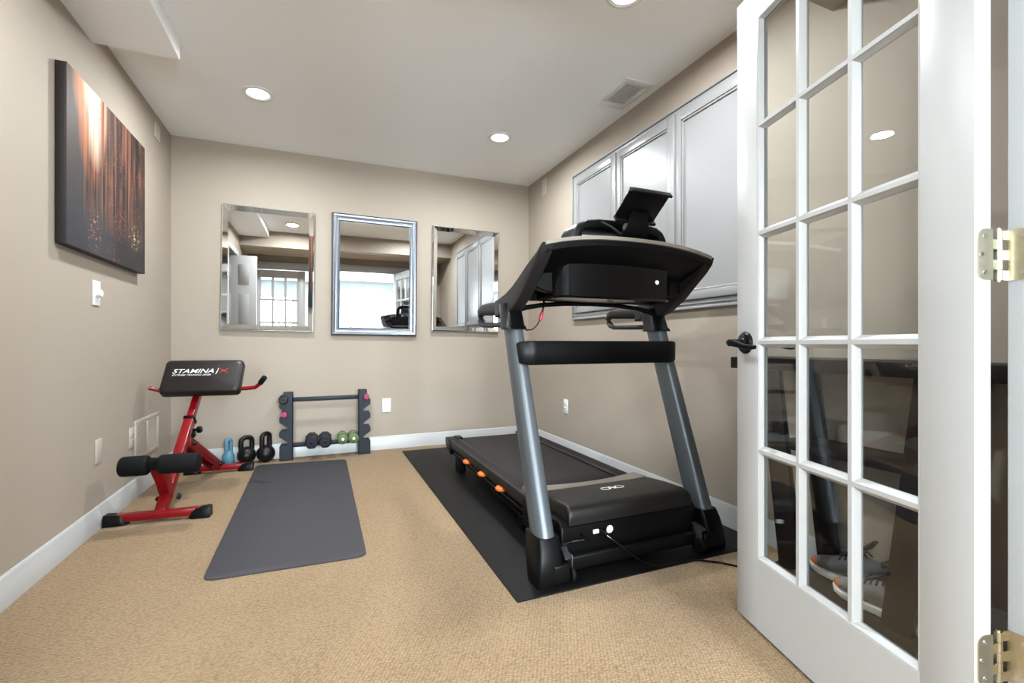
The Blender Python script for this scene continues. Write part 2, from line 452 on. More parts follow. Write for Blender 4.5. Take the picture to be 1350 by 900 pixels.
# baseboards: flat board with a moulded top
def bb_profile(h=0.113, d=0.014):
    return [(0, 0), (d, 0), (d, h * .74), (d * .75, h * .80), (d * .75, h * .88), (d * .45, h * .97), (d * .3, h), (0, h)]
def baseboard(name, segs):
    b = B()
    for wall, c, a0, a1 in segs:
        pr = bb_profile()
        if wall == 'back': b.prism([(c - p[0], p[1]) for p in pr], 'yz', a0, a1)
        if wall == 'front': b.prism([(c + p[0], p[1]) for p in pr], 'yz', a0, a1)
        if wall == 'left': b.prism([(c + p[0], p[1]) for p in pr], 'xz', a0, a1)
        if wall == 'right': b.prism([(c - p[0], p[1]) for p in pr], 'xz', a0, a1)
    struct(name, b, TRIM)
baseboard('baseboard_back', [('back', YB, XL, XR)])
baseboard('baseboard_left', [('left', XL, 2.04, YB)])
baseboard('baseboard_right', [('right', XR, YF, YB)])
baseboard('baseboard_front', [('front', YF, 1.362, XR)])

# jamb and casings of the doorway
b = B(); b.box(1.188, OX1, YF - W - .004, YF - .002, 0, OH, 0.002); b.box(OX0, -.962, YF - W - .004, YF + .004, 0, OH, 0.002)
b.box(-.962, 1.188, YF - W - .004, YF + .004, OH - .018, OH, 0.002)
b.box(1.166, 1.188, YF - W + .03, YF - .075, 0, OH - .018, 0.002)
struct('trim_1', b, TRIM)
b = B()
for y0, y1 in ((YF, YF + .018), (YF - W - .018, YF - W)):
    b.box(1.196 if y0 < YF else 1.275, 1.286 if y0 < YF else 1.36, y0, y1, 0, 2.152, .004); b.box(OX0 - .09 if y0 < YF else XL, OX0 + .01, y0, y1, 0, 2.152, .004)
    b.box(OX0 + .01, 1.196 if y0 < YF else 1.275, y0, y1, OH, 2.152, .004)
struct('trim_2', b, TRIM)
b = B(); b.box(XL, XL + .016, 1.98, 2.04, 0, 2.11, .003); b.box(XL, XL + .016, 1.34, 1.40, 0, 2.11, .003); b.box(XL, XL + .016, 1.40, 1.98, 2.05, 2.11, .003)
struct('trim_3', b, TRIM)

# ------------------------------------------------------------------ French doors (15 lites each)
def french_door(name, o, e, n, width, lite_label):
    """o: floor point of the latch edge; e: unit vector latch -> hinge; n: unit vector through the thickness"""
    o, e, n = Vector((*o, 0)), Vector((*e, 0)), Vector((*n, 0)); z = Vector((0, 0, 1)); T = 0.035
    Mx = Matrix((e, n, z)).transposed().to_4x4(); Mx.translation = o
    root = bpy.data.objects.new(name, None); COL.objects.link(root); root['kind'] = 'structure'
    root.location = o + e * width
    S = 0.1; z0, z1 = 0.012, 2.036; gb, gt = 0.232, 1.936; g0, g1 = S, width - S
    for a, c in ((0, S), (width - S, width)):
        obj('stile', B(Mx).box(a, c, 0, T, z0, z1, 0.0015), DOORW, root)
    for a, c in ((z0, gb), (gt, z1)):
        obj('rail', B(Mx).box(S, width - S, 0, T, a, c), DOORW, root)
    # moulded bead round the glass, front and back
    bead = B(Mx)
    for (t0, q0, t1, q1) in ((g0, gb, g1, gb), (g1, gb, g1, gt), (g1, gt, g0, gt), (g0, gt, g0, gb)):
        p0, p1 = Vector((t0, 0, q0)), Vector((t1, 0, q1)); d = (p1 - p0).normalized(); inn = Vector((-d.z, 0, d.x))
        for s, f in ((0.001, 1), (T - 0.001, -1)):
            ring = []
            for q, end in ((p0, 1), (p1, -1)):
                pr = [(0, 0), (0.004, 0), (0.008, 0.004), (0.009, 0.008), (0.014, 0.0145), (0, 0.0145)]
                ring.append([q + inn * a + d * end * a + Vector((0, s + f * h, 0)) for a, h in pr])
            bead.loft(ring)
    obj('glazing_bead', bead, DOORW, root)
    zs = [gb + (gt - gb) * k / 5 for k in range(6)]; ts = [g0 + (g1 - g0) * k / 3 for k in range(4)]
    prof = [(-.0055, .002), (.0055, .002), (.0075, .006), (.010, .009), (.0165, .0165), (.0165, .0185), (.010, .026), (.0075, .029), (.0055, .033), (-.0055, .033), (-.0075, .029), (-.010, .026), (-.0165, .0185), (-.0165, .0165), (-.010, .009), (-.0075, .006)]
    for k in (1, 2):
        obj('muntin', B(Mx).loft([[(ts[k] + a, h, q) for a, h in prof] for q in (gb, gt)]), DOORW, root)
    for k in (1, 2, 3, 4):
        for c in range(3):
            obj('muntin', B(Mx).loft([[(q, h, zs[k] + a) for a, h in prof] for q in (ts[c] + .004, ts[c + 1] - .004)]), DOORW, root)
    for k in range(5):
        for c in range(3):
            obj('pane', B(Mx).box(ts[c] + .006, ts[c + 1] - .006, .0155, .0195, zs[k] + .006, zs[k + 1] - .006), GLASS, root)
    # lever handles on both faces
    for s, f in ((0, -1), (T, 1)):
        hb = B(Mx); c = Vector((0.046, s, 0.912))
        hb.lathe([(0.0, 0.0), (0.036, 0.0), (0.036, 0.004), (0.031, 0.010), (0.016, 0.012), (0.013, 0.016), (0.0, 0.016)], c, (0, f, 0), 28)
        hb.cyl(c + Vector((0, f * .010, 0)), c + Vector((0, f * .062, 0)), 0.0115, seg=16, bev=.003)
        path = [c + Vector((-.006, f * .056, .001)), c + Vector((.012, f * .057, 0)), c + Vector((.04, f * .056, -.005)), c + Vector((.07, f * .052, -.012)), c + Vector((.098, f * .050, -.014)), c + Vector((.112, f * .046, -.013))]
        hb.tube(path, [.010, .010, .008, .007, .007, .006], 12, [.009, .0115, .010, .0085, .008, .006])
        obj('lever_handle', hb, BLKMETAL, root)
    return root, Mx

OD = (1.296, 1.140); ED = (-0.2636 / 0.99988, -0.9645 / 0.99988); ND = (0.9646, -0.2636)
DW = 0.711
door_r, MR = french_door('door_1', OD, ED, ND, DW, 'open')
# hinges between the open leaf and the jamb
pin = Vector((1.1655, 0.4445, 0))
def hinge(zc):
    h = 0.094; r = 0.0065
    e, n = Vector((*ED, 0)), Vector((*ND, 0))
    edge = Vector((*OD, 0)) + e * DW
    lf = B()
    # leaf on the door edge (rounded corners on the far side)
    def leaf(origin, along, out, length, zc):
        pts = []; rr = 0.016
        pts += [(0, -h / 2), ]
        for k in range(5):
            a = -PI / 2 + k * PI / 8; pts.append((length - rr + rr * math.cos(a), -h / 2 + rr + rr * math.sin(a)))
        for k in range(5):
            a = k * PI / 8; pts.append((length - rr + rr * math.cos(a), h / 2 - rr + rr * math.sin(a)))
        pts.append((0, h / 2))
        t = bmesh.new()
        A = [t.verts.new(origin + along * p[0] + Vector((0, 0, zc + p[1]))) for p in pts]
        C = [t.verts.new(origin + along * p[0] + out * .0022 + Vector((0, 0, zc + p[1]))) for p in pts]
        t.faces.new(A); t.faces.new(C[::-1])
        for i in range(len(pts)): t.faces.new((A[i], C[i], C[(i + 1) % len(pts)], A[(i + 1) % len(pts)]))
        bmesh.ops.recalc_face_normals(t, faces=t.faces[:])
        return t
    hg = obj('hinge', lf._add(leaf(edge + n * 0.0365 + e * .0002, -n, e, 0.032, zc)), BRASS, door_r)
    br = B()
    for k in range(5):
        za, zb = zc - h / 2 + k * h / 5 + .0004, zc - h / 2 + (k + 1) * h / 5 - .0004
        br.cyl(pin + Vector((0, 0, za)), pin + Vector((0, 0, zb)), r, seg=18)
        if k % 2 == 1:
            a0 = edge + n * .036; br.prism([(a0.x, a0.y), (a0.x - .0006, a0.y - .0022), (pin.x, pin.y - .003), (pin.x, pin.y - .0008)], 'xy', za, zb)
        else:
            br.prism([(pin.x, pin.y - .003), (pin.x, pin.y - .0008), (1.1878, .4385), (1.1878, .4360)], 'xy', za, zb)
    br.cyl(pin + Vector((0, 0, zc - h / 2 - .003)), pin + Vector((0, 0, zc + h / 2 + .003)), .004, seg=12)
    obj('knuckle', br, BRASS, hg)
    obj('jamb_leaf', B()._add(leaf(Vector((1.1878, .439, 0)), Vector((0, -1, 0)), Vector((-1, 0, 0)), 0.042, zc)), BRASS, hg)
    for dz, dx in ((.033, .017), (0, .024), (-.033, .017)):
        c = edge + n * (.0365 - dx) + e * .0024 + Vector((0, 0, zc + dz))
        obj('screw', B().lathe([(.0042, 0), (.0036, .0012), (.0012, .0012), (.0008, .0004), (0, .0004)], c, tuple(e), 12), CHROME, hg)
        c = Vector((1.1856, .439 - dx * 1.25, zc + dz))
        obj('screw', B().lathe([(.0042, 0), (.0036, .0012), (.0012, .0012), (.0008, .0004), (0, .0004)], c, (-1, 0, 0), 12), CHROME, hg)
hinge(1.074); hinge(0.328); hinge(1.80)

# fixed leaf on the other side of the doorway, seen only in the mirror
door_l, ML = french_door('door_2', (-0.250, YF - .045), (-1, 0), (0, 1), DW, 'fixed')
# panelled closet leaf swung out of the closet, seen only in the mirror
cr = bpy.data.objects.new('door_3', None); COL.objects.link(cr); cr['kind'] = 'structure'; cr.location = (-1.26, 1.50, 0)
cd = Vector((0.995, 0.10, 0)); cn = Vector((-0.10, 0.995, 0))
MC = Matrix((cd, cn, Vector((0, 0, 1)))).transposed().to_4x4(); MC.translation = Vector((-1.25, 1.475, 0))
obj('leaf', B(MC).box(0, .49, 0, .034, .012, 2.03, .002), DOORW, cr)
for x0, x1 in ((.085, .205), (.285, .405)):
    for q0, q1 in ((.2, .82), (.95, 1.55), (1.66, 1.92)):
        for s, f in ((.034, 1), (0, -1)):
            pb = B(MC)
            pb.loft([[(x0, s + f * .0, q0), (x1, s + f * .0, q0), (x1, s + f * .0, q1), (x0, s + f * .0, q1)],
                     [(x0 + .012, s + f * .006, q0 + .012), (x1 - .012, s + f * .006, q0 + .012), (x1 - .012, s + f * .006, q1 - .012), (x0 + .012, s + f * .006, q1 - .012)]])
            obj('panel', pb, DOORW, cr)

# ------------------------------------------------------------------ ceiling: recessed lights and supply vent
def can(x, y, label, power):
    t = thing('recessed_light', (x, y, H), label, 'ceiling light', 'round recessed ceiling lights')
    obj('trim_ring', B().lathe([(.070, 0), (.088, 0), (.090, -.003), (.086, -.006), (.074, -.008), (.070, -.004)], (x, y, H)), WHITEP, t)
    obj('lens', B().lathe([(0, -.002), (.070, -.002), (.070, -.0035), (.05, -.005), (0, -.0055)], (x, y, H)), LAMPE, t, label='glowing warm white lens')
    d = bpy.data.lights.new('recessed_lamp', 'AREA'); d.shape = 'DISK'; d.size = .13; d.energy = power; d.spread = math.radians(174); d.color = (.91, .975, 1.0)
    o = bpy.data.objects.new('recessed_lamp', d); COL.objects.link(o); o.parent = t; o.location = (0, 0, -.009)
can(-.349, 3.204, 'lit round recessed ceiling light nearest the left mirror', CAN_BACK)
can(1.235, 3.197, 'lit round recessed ceiling light nearest the corner above the treadmill deck', CAN_BACK)
can(-.349, 1.67, 'lit round recessed ceiling light reflected at the top of the left mirror', CAN_FRONT)
can(1.235, 1.67, 'lit round recessed ceiling light reflected in the glass door', CAN_FRONT)
def fill_can(x, y, label):  # unseen downlights, added to raise the ambient light
    t = thing('recessed_light', (x, y, H), label, 'ceiling light', 'added ceiling fill lights of the next room')
    obj('trim_ring', B().lathe([(.070, 0), (.088, 0), (.090, -.003), (.086, -.006), (.074, -.008), (.070, -.004)], (x, y, H)), WHITEP, t)
    obj('lens', B().lathe([(0, -.002), (.070, -.002), (.070, -.0035), (.05, -.005), (0, -.0055)], (x, y, H)), LAMPE, t)
    d = bpy.data.lights.new('recessed_lamp', 'AREA'); d.shape = 'DISK'; d.size = .13; d.energy = CAN_FILL; d.spread = math.radians(174); d.color = (.91, .975, 1.0)
    o = bpy.data.objects.new('recessed_lamp', d); COL.objects.link(o); o.parent = t; o.location = (0, 0, -.009)
fill_can(-1.2, -.9, 'added ceiling fill light of the next room, near the fixed glazed leaf')
fill_can(-1.2, -2.6, 'added ceiling fill light of the next room, near the added window on the closet side')
fill_can(1.0, -.9, 'added ceiling fill light of the next room, near the open glazed leaf')
fill_can(1.0, -2.6, 'added ceiling fill light of the next room, near the window seen in the middle mirror')

t = thing('ceiling_vent', (1.725, 2.345, H), 'white rectangular slatted supply vent in the ceiling beside the right wall', 'vent')
b = B(); z0, z1 = H - .008, H
x0, x1, y0, y1 = 1.628, 1.822, 2.19, 2.50
for (a, c, d, e) in ((x0, x1, y0, y0 + .048), (x0, x1, y1 - .048, y1), (x0, x0 + .036, y0 + .048, y1 - .048), (x1 - .036, x1, y0 + .048, y1 - .048)): b.box(a, c, d, e, z0, z1, .0025)
obj('vent_frame', b, WHITEP, t)
obj('duct', B().box(x0 + .036, x1 - .036, y0 + .048, y1 - .048, H - .0015, H - .0005), VENTIN, t)
for k in range(11):
    yy = y0 + .058 + k * .0195
    obj('slat', B().obox(((x0 + x1) / 2, yy, H - .006), (x1 - x0 - .072, .0165, .0015), (1, 0, 0), (0, .94, .34), (0, -.34, .94)), WHITEP, t)

# ------------------------------------------------------------------ left wall: canvas, dimmer, plates, return grille
t = thing('canvas_print', (XL, 2.94, 1.33), 'stretched canvas of a dim autumn forest hung on the left wall', 'picture')
obj('stretcher', B().box(XL, XL + .036, 2.476, 3.403, 1.325, 2.08, .003), CANVED, t, label='dark wrapped canvas edge')
obj('print', B().box(XL + .0355, XL + .040, 2.476, 3.403, 1.325, 2.08, .0015), FOREST, t, label='printed forest scene with orange light')

def plate(name, wall, a, z, w, h, label, cat, mat_=WHITEP, group=None):
    """a wall plate centred at a along the wall; returns root and a local frame (right, out)"""
    loc, out, al = {'left': ((XL, a, z), Vector((1, 0, 0)), Vector((0, 1, 0))), 'right': ((XR, a, z), Vector((-1, 0, 0)), Vector((0, -1, 0))), 'back': ((a, YB, z), Vector((0, -1, 0)), Vector((1, 0, 0)))}[wall]
    t = thing(name, loc, label, cat, group); c = Vector(loc)
    obj('cover_plate', B().obox(c + out * .003, (w, .006, h), al, out, (0, 0, 1), .0025), mat_, t)
    return t, c, al, out
UP = Vector((0, 0, 1))
t, c, al, out = plate('dimmer_switch', 'left', 2.857, 1.155, .078, .120, 'white rotary dimmer switch on the left wall below the canvas', 'switch')
obj('knob', B().lathe([(.019, 0), (.0185, .016), (.016, .019), (0, .019)], c + out * .006, tuple(out), 22), WHITEP, t)
plate('blank_plate', 'left', 2.882, .38, .072, .118, 'wall-coloured blank cover plate low on the left wall near the roller bench', 'wall plate', IVORY)
plate('blank_plate', 'left', 3.77, 2.325, .105, .105, 'wall-coloured blank cover plate high on the left wall near the corner', 'wall plate', IVORY)
plate('blank_plate', 'right', 3.742, 2.322, .085, .150, 'wall-coloured blank cover plate high on the right wall near the corner', 'wall plate', IVORY)
def outlet(wall, a, z, label, m=WHITEP):
    t, c, al, out = plate('wall_outlet', wall, a, z, .072, .118, label, 'outlet', m, 'duplex wall outlets')
    for dz in (.021, -.021):
        f = obj('socket_face', B().obox(c + out * .007 + UP * dz, (.034, .004, .028), al, out, UP, .002), m, t)
        for dx in (-.007, .007): obj('slot', B().obox(c + out * .0092 + UP * (dz + .003) + al * dx, (.0025, .001, .010), al, out, UP), OUTBLK, f)
outlet('left', 3.312, .363, 'duplex outlet on the left wall beside the return grille', IVORY)
outlet('back', .532, .377, 'white duplex outlet on the back wall beside the dumbbell rack')
outlet('right', 3.345, .390, 'white duplex outlet on the right wall above the treadmill deck')

t = thing('return_grille', (XL, 3.567, .21), 'white louvred return air grille on the left wall behind the red bench', 'vent')
gy0, gy1, gz0, gz1 = 3.355, 3.78, .215, .452
b = B()
for (a, c_, d, e) in ((gy0, gy1, gz0, gz0 + .024), (gy0, gy1, gz1 - .024, gz1), (gy0, gy0 + .026, gz0 + .024, gz1 - .024), (gy1 - .026, gy1, gz0 + .024, gz1 - .024), (3.558, 3.578, gz0 + .024, gz1 - .024)): b.box(XL, XL + .010, a, c_, d, e, .002)
obj('grille_frame', b, IVORY, t)
obj('duct', B().box(XL + .0005, XL + .0015, gy0 + .02, gy1 - .02, gz0 + .02, gz1 - .02), DARKSLOT, t)
for (ya, yb) in ((gy0 + .026, 3.558), (3.578, gy1 - .026)):
    for k in range(14):
        zz = gz0 + .032 + k * .0136
        obj('slat', B().obox((XL + .006, (ya + yb) / 2, zz), (.0105, yb - ya, .0012), (.75, 0, -.66), (0, 1, 0), (.66, 0, .75)), IVORY, t)

# ------------------------------------------------------------------ mirrors on the back wall
def mirror_frame(name, x0, x1, z0, z1, roll, tilt, yaw, label, style):
    """roll turns it in the wall plane, tilt leans the top out, yaw turns it about the vertical"""
    cx, cz = (x0 + x1) / 2, (z0 + z1) / 2; w, h = (x1 - x0) / 2, (z1 - z0) / 2
    M = Matrix.Translation((cx, YB - .004, cz)) @ Matrix.Rotation(yaw, 4, 'Z') @ Matrix.Rotation(tilt, 4, 'X') @ Matrix.Rotation(roll, 4, 'Y')
    t = thing(name, (cx, YB, z0), label, 'mirror', 'framed mirrors in a row on the back wall')
    def ringpart(pname, prof, m_, lab=None):
        # four mitred sides, each a part; prof = [(inset, out)]
        for sgn in ('l', 'r', 't', 'b'):
            bb = B(M)
            A = {'l': ((-w, -h), (-w, h)), 'r': ((w, h), (w, -h)), 't': ((-w, h), (w, h)), 'b': ((w, -h), (-w, -h))}[sgn]
            rings = []
            for (px_, pz_), other in ((A[0], A[1]), (A[1], A[0])):
                ring = []
                for ins, out_ in prof:
                    X = px_ - math.copysign(ins, px_); Z = pz_ - math.copysign(ins, pz_)
                    ring.append((X, -out_, Z))
                rings.append(ring)
            bb.loft(rings)
            obj(pname, bb, m_, t, 30, lab)
    if style == 'bevel':
        ringpart('backing', [(0, 0), (0, .022), (.002, .022), (.002, 0)], SILVERF)
        ringpart('bevelled_border', [(.002, .0), (.002, .026), (.008, .027), (.042, .014), (.042, 0)], BEVELM, 'mirrored bevelled border strip')
        obj('mirror_glass', B(M).box(-w + .042, w - .042, -.012, 0, -h + .042, h - .042), MIRROR, t)
    else:
        ringpart('frame', [(0, 0), (0, .014), (.004, .022), (.014, .028), (.026, .026), (.034, .020), (.040, .020), (.044, .014), (.054, .012), (.060, .016), (.066, .012), (.066, 0)], SILVERF, 'stepped silver frame')
        obj('mirror_glass', B(M).box(-w + .065, w - .065, -.010, 0, -h + .065, h - .065), MIRROR, t)
    return t
mirror_frame('wall_mirror', -.690, -.042, 1.010, 1.966, math.radians(.8), math.radians(-.24), math.radians(-.35), 'left one of three wall mirrors, with a mirrored border, above the kettlebells', 'bevel')
mirror_frame('wall_mirror', .088, .790, .973, 1.988, math.radians(.5), 0, 0, 'middle wall mirror with a stepped brushed silver frame', 'step')
mirror_frame('wall_mirror', .926, 1.558, 1.016, 1.958, math.radians(.8), 0, 0, 'mirrored-border wall mirror partly behind the treadmill handle', 'bevel')

# ------------------------------------------------------------------ white panelled access doors on the right wall
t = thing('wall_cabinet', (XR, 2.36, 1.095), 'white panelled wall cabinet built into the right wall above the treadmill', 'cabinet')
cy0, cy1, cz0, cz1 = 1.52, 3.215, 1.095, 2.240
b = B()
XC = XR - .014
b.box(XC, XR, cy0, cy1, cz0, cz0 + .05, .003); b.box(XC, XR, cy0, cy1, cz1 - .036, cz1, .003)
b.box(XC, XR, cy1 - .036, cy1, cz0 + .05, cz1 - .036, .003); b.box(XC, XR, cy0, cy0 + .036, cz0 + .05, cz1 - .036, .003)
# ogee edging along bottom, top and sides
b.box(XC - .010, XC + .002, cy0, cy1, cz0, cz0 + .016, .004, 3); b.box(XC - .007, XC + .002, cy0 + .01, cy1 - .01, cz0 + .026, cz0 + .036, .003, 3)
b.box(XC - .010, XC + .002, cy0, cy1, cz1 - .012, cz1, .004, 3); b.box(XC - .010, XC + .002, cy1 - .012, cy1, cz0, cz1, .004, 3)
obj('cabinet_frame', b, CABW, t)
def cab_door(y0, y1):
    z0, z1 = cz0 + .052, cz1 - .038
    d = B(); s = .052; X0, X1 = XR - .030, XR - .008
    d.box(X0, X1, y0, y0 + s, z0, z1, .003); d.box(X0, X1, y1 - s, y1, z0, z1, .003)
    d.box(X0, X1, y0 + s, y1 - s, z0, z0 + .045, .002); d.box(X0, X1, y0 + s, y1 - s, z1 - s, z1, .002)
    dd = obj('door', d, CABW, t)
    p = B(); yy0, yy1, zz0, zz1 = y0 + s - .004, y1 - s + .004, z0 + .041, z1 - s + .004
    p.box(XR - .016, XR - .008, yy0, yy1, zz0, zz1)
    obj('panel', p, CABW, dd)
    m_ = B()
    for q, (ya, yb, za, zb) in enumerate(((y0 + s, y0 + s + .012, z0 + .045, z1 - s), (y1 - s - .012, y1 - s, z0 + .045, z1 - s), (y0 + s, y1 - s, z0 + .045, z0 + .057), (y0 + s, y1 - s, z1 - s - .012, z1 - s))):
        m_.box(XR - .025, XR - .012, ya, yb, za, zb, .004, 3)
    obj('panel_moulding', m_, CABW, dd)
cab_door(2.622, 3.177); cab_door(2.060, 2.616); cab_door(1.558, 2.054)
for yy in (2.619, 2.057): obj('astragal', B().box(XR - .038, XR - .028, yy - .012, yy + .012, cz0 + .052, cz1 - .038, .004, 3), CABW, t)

# ------------------------------------------------------------------ mats
def mat_slab(name, quad, zt, rad, m_, label, cat, z0=0.0):
    """flat mat with rounded corners from four floor corners"""
    pts = []; n = len(quad)
    for i in range(n):
        p = Vector(quad[i]); a = (Vector(quad[i - 1]) - p).normalized(); c = (Vector(quad[(i + 1) % n]) - p).normalized()
        if rad <= 0: pts.append(tuple(p)); continue
        for k in range(7):
            s = k / 6; A, C = p + a * rad, p + c * rad
            q = A * (1 - s) ** 2 + p * 2 * s * (1 - s) + C * s * s
            pts.append(tuple(q))
    o = obj(name, B().prism(pts, 'xy', z0, zt, .0015), m_)
    return tag(o, label, cat)
mat_slab('yoga_mat', [(-.434, 3.893), (.189, 3.826), (.186, 2.055), (-.415, 2.075)], .007, .05, YOGA, 'dark grey yoga mat with rounded corners laid on the carpet', 'mat')
mat_slab('rubber_mat', [(.639, 1.484), (1.856, 1.484), (1.856, 3.935), (.639, 3.935)], .006, .01, RUBBER, 'large black rubber mat under the treadmill', 'mat')

# ------------------------------------------------------------------ treadmill (its front end faces the doorway)
TZ = .006
tm = thing('treadmill', (1.20, 2.4, TZ), 'black folding treadmill with grey uprights standing on a black rubber mat', 'treadmill')
TXL, TXR, TXC = .80, 1.60, 1.20
def mirx(x): return 2 * TXC - x
# base: boots, cross tube, wheels
for s in (0, 1):
    X = (lambda x: mirx(x)) if s else (lambda x: x)
    def ring(y0, y1, x0, x1, z, r=.018):
        a, c = sorted((X(x0), X(x1))); pts = []
        for cx, cy, a0 in ((c - r, y1 - r, 0), (a + r, y1 - r, PI / 2), (a + r, y0 + r, PI), (c - r, y0 + r, 1.5 * PI)):
            for k in range(4):
                t_ = a0 + k * PI / 6; pts.append((cx + r * math.cos(t_), cy + r * math.sin(t_), z))
        return pts
    bt = B()
    bt.loft([ring(1.518, 1.62, .736, .842, TZ), ring(1.512, 1.628, .736, .842, .03), ring(1.52, 1.652, .742, .842, .09), ring(1.535, 1.675, .750, .846, .14), ring(1.552, 1.684, .754, .848, .172)])
    boot = obj('upright_boot', bt, BLACKP, tm)
    tb = B(); a, c = sorted((X(.80), X(.872))); tb.box(a, c, 1.512, 1.60, .012, .085, .010, 3)
    obj('boot_toe', tb, BLACKP, boot)
    obj('transport_wheel', B().cyl((X(.874), 1.53, .036), (X(.890), 1.53, .036), .030, seg=24, bev=.004), RUBBER, tm)
    br = B(); br.beam((X(.862), 1.52, .10), (X(.880), 1.60, .128), .022, .006); br.obox((X(.881), 1.545, .085), (.004, .05, .05), (1, 0, 0), (0, 1, 0), (0, 0, 1), .001)
    obj('wheel_bracket', br, SILVERF, tm, label='bare metal wheel bracket')
    # uprights
    d = Vector((0, 1.915 - 1.605, 1.00 - .15)).normalized(); side = Vector((1, 0, 0)); nrm = side.cross(d)
    rings = []
    for p in (Vector((X(.800), 1.608, .15)), Vector((X(.800), 1.915, 1.00))):
        sc_ = 1.0 if p.z < .5 else .92
        rings.append([p + side * (.039 * sc_ * math.copysign(abs(math.cos(q)) ** .75, math.cos(q))) + nrm * (.056 * sc_ * math.copysign(abs(math.sin(q)) ** .75, math.sin(q))) for q in [2 * PI * k / 28 for k in range(28)]])
    obj('upright', B().loft(rings), STEEL, tm, 50)
    # collar at the top of the upright
    rings = []
    for z, gx, gy in ((.972, .052, .066), (.985, .050, .064), (.990, .044, .060), (1.09, .040, .058)):
        cy = 1.605 + (z - .15) * (.31 / .85)
        rings.append([Vector((X(.800) + gx * math.copysign(abs(math.cos(q)) ** .55, math.cos(q)), cy + gy * math.copysign(abs(math.sin(q)) ** .55, math.sin(q)), z)) for q in [2 * PI * k / 24 for k in range(24)]])
    obj('upright_collar', B().loft(rings), BLACKP, tm, 50)
    # swept side arm, from the console shoulder down to the hand grip
    up_ = [(1.555, 1.292), (1.60, 1.266), (1.67, 1.238), (1.73, 1.212), (1.78, 1.188), (1.85, 1.158), (1.93, 1.134), (2.00, 1.120), (2.06, 1.113)]
    lo_ = [(2.06, 1.030), (2.00, 1.040), (1.93, 1.045), (1.87, 1.050), (1.82, 1.068), (1.77, 1.096), (1.72, 1.128), (1.66, 1.178), (1.60, 1.226), (1.565, 1.262)]
    a, c = sorted((X(.768), X(.822)))
    arm = obj('side_arm', B().prism(up_ + lo_, 'yz', a, c, .008, 3), CHAR, tm, 50)
    # looped hand grip
    hg = B(); a, c = X(.795), .022
    hg.tube([(a, 2.03, 1.074), (a, 2.10, 1.078), (a, 2.20, 1.082), (a, 2.29, 1.084), (a, 2.325, 1.075), (a, 2.338, 1.055), (a, 2.330, 1.03), (a, 2.312, 1.012), (a, 2.28, 1.004), (a, 2.15, 1.000), (a, 1.98, .996)],
            [.026, .026, .026, .025, .024, .022, .020, .019, .018, .017, .017], 14, [.033, .033, .032, .029, .022, .016, .014, .013, .013, .013, .013])
    obj('hand_grip', hg, CHAR, tm, 60)
obj('base_tube', B().box(.842, mirx(.842), 1.552, 1.606, .030, .088, .010, 3), BLACKP, tm)
obj('lift_frame', B().box(.93, 1.47, 1.60, 2.05, .035, .085, .006), BLACKP, tm)

# deck: frame, belt, side rails, end caps, feet, cushions
fr = B(); fr.prism([(1.62, .075), (2.75, .098), (3.22, .110), (3.30, .135), (3.31, .188), (1.62, .190)], 'yz', .905, 1.495, .006)
obj('deck_frame', fr, BLACKP, tm)
b = B(); b.box(.955, 1.445, 1.93, 3.325, .196, .2045, .003); b.cyl((.955, 3.318, .176), (1.445, 3.318, .176), .0285, seg=28)
obj('running_belt', b, BELT, tm)
for s in (0, 1):
    X = (lambda x: mirx(x)) if s else (lambda x: x)
    a, c = sorted((X(.866), X(.952)))
    r_ = obj('foot_rail', B().box(a, c, 1.88, 3.345, .160, .2135, .007, 3), CHAR, tm)
    g = B()
    for k in range(70):
        yy = 1.96 + k * .0195
        for q in range(3): g.box(*sorted((X(.884 + q * .017), X(.895 + q * .017))), yy, yy + .011, .213, .2147)
    stuff(obj('tread_studs', g, CHAR, r_))
    obj('rail_gap', B().box(*sorted((X(.951), X(.957))), 1.95, 3.28, .190, .2055), BLACKG, tm)
    cap_ = B(); cap_.prism([(3.22, .115), (3.345, .155), (3.362, .185), (3.352, .2155), (3.24, .2155), (3.20, .15)], 'yz', *sorted((X(.862), X(.935))), .007, 3)
    cap_.box(*sorted((X(.925), X(.972))), 3.27, 3.352, .195, .222, .006, 3)
    obj('rear_end_cap', cap_, BLACKP, tm)
    obj('side_skirt', B().prism([(1.72, .095), (3.20, .118), (3.24, .160), (1.72, .160)], 'yz', *sorted((X(.880), X(.905))), .004), BLACKP, tm)
    obj('rail_lip', B().prism([(1.75, .128), (3.15, .136), (3.15, .148), (1.75, .142)], 'yz', *sorted((X(.868), X(.884))), .002), BLACKG, tm)
    obj('lower_rod', B().tube([(X(.874), 1.66, .098), (X(.876), 2.4, .105)], .0035, 8), BLACKG, tm)
    for yy in (2.813, 2.517, 2.228):
        obj('deck_cushion', B().lathe([(0, -.010), (.024, -.010), (.031, -.004), (.031, .006), (.025, .012), (0, .012)], (X(.868), yy, .158), (0, 0, 1), 20), ORANGE, tm, label='orange rubber deck cushion')
    obj('rear_foot', B().box(*sorted((X(.895), X(.945))), 3.10, 3.21, TZ, .125, .008, 3), BLACKP, tm)
    obj('front_foot', B().box(*sorted((X(.90), X(.94))), 2.02, 2.10, TZ, .10, .006), BLACKP, tm)

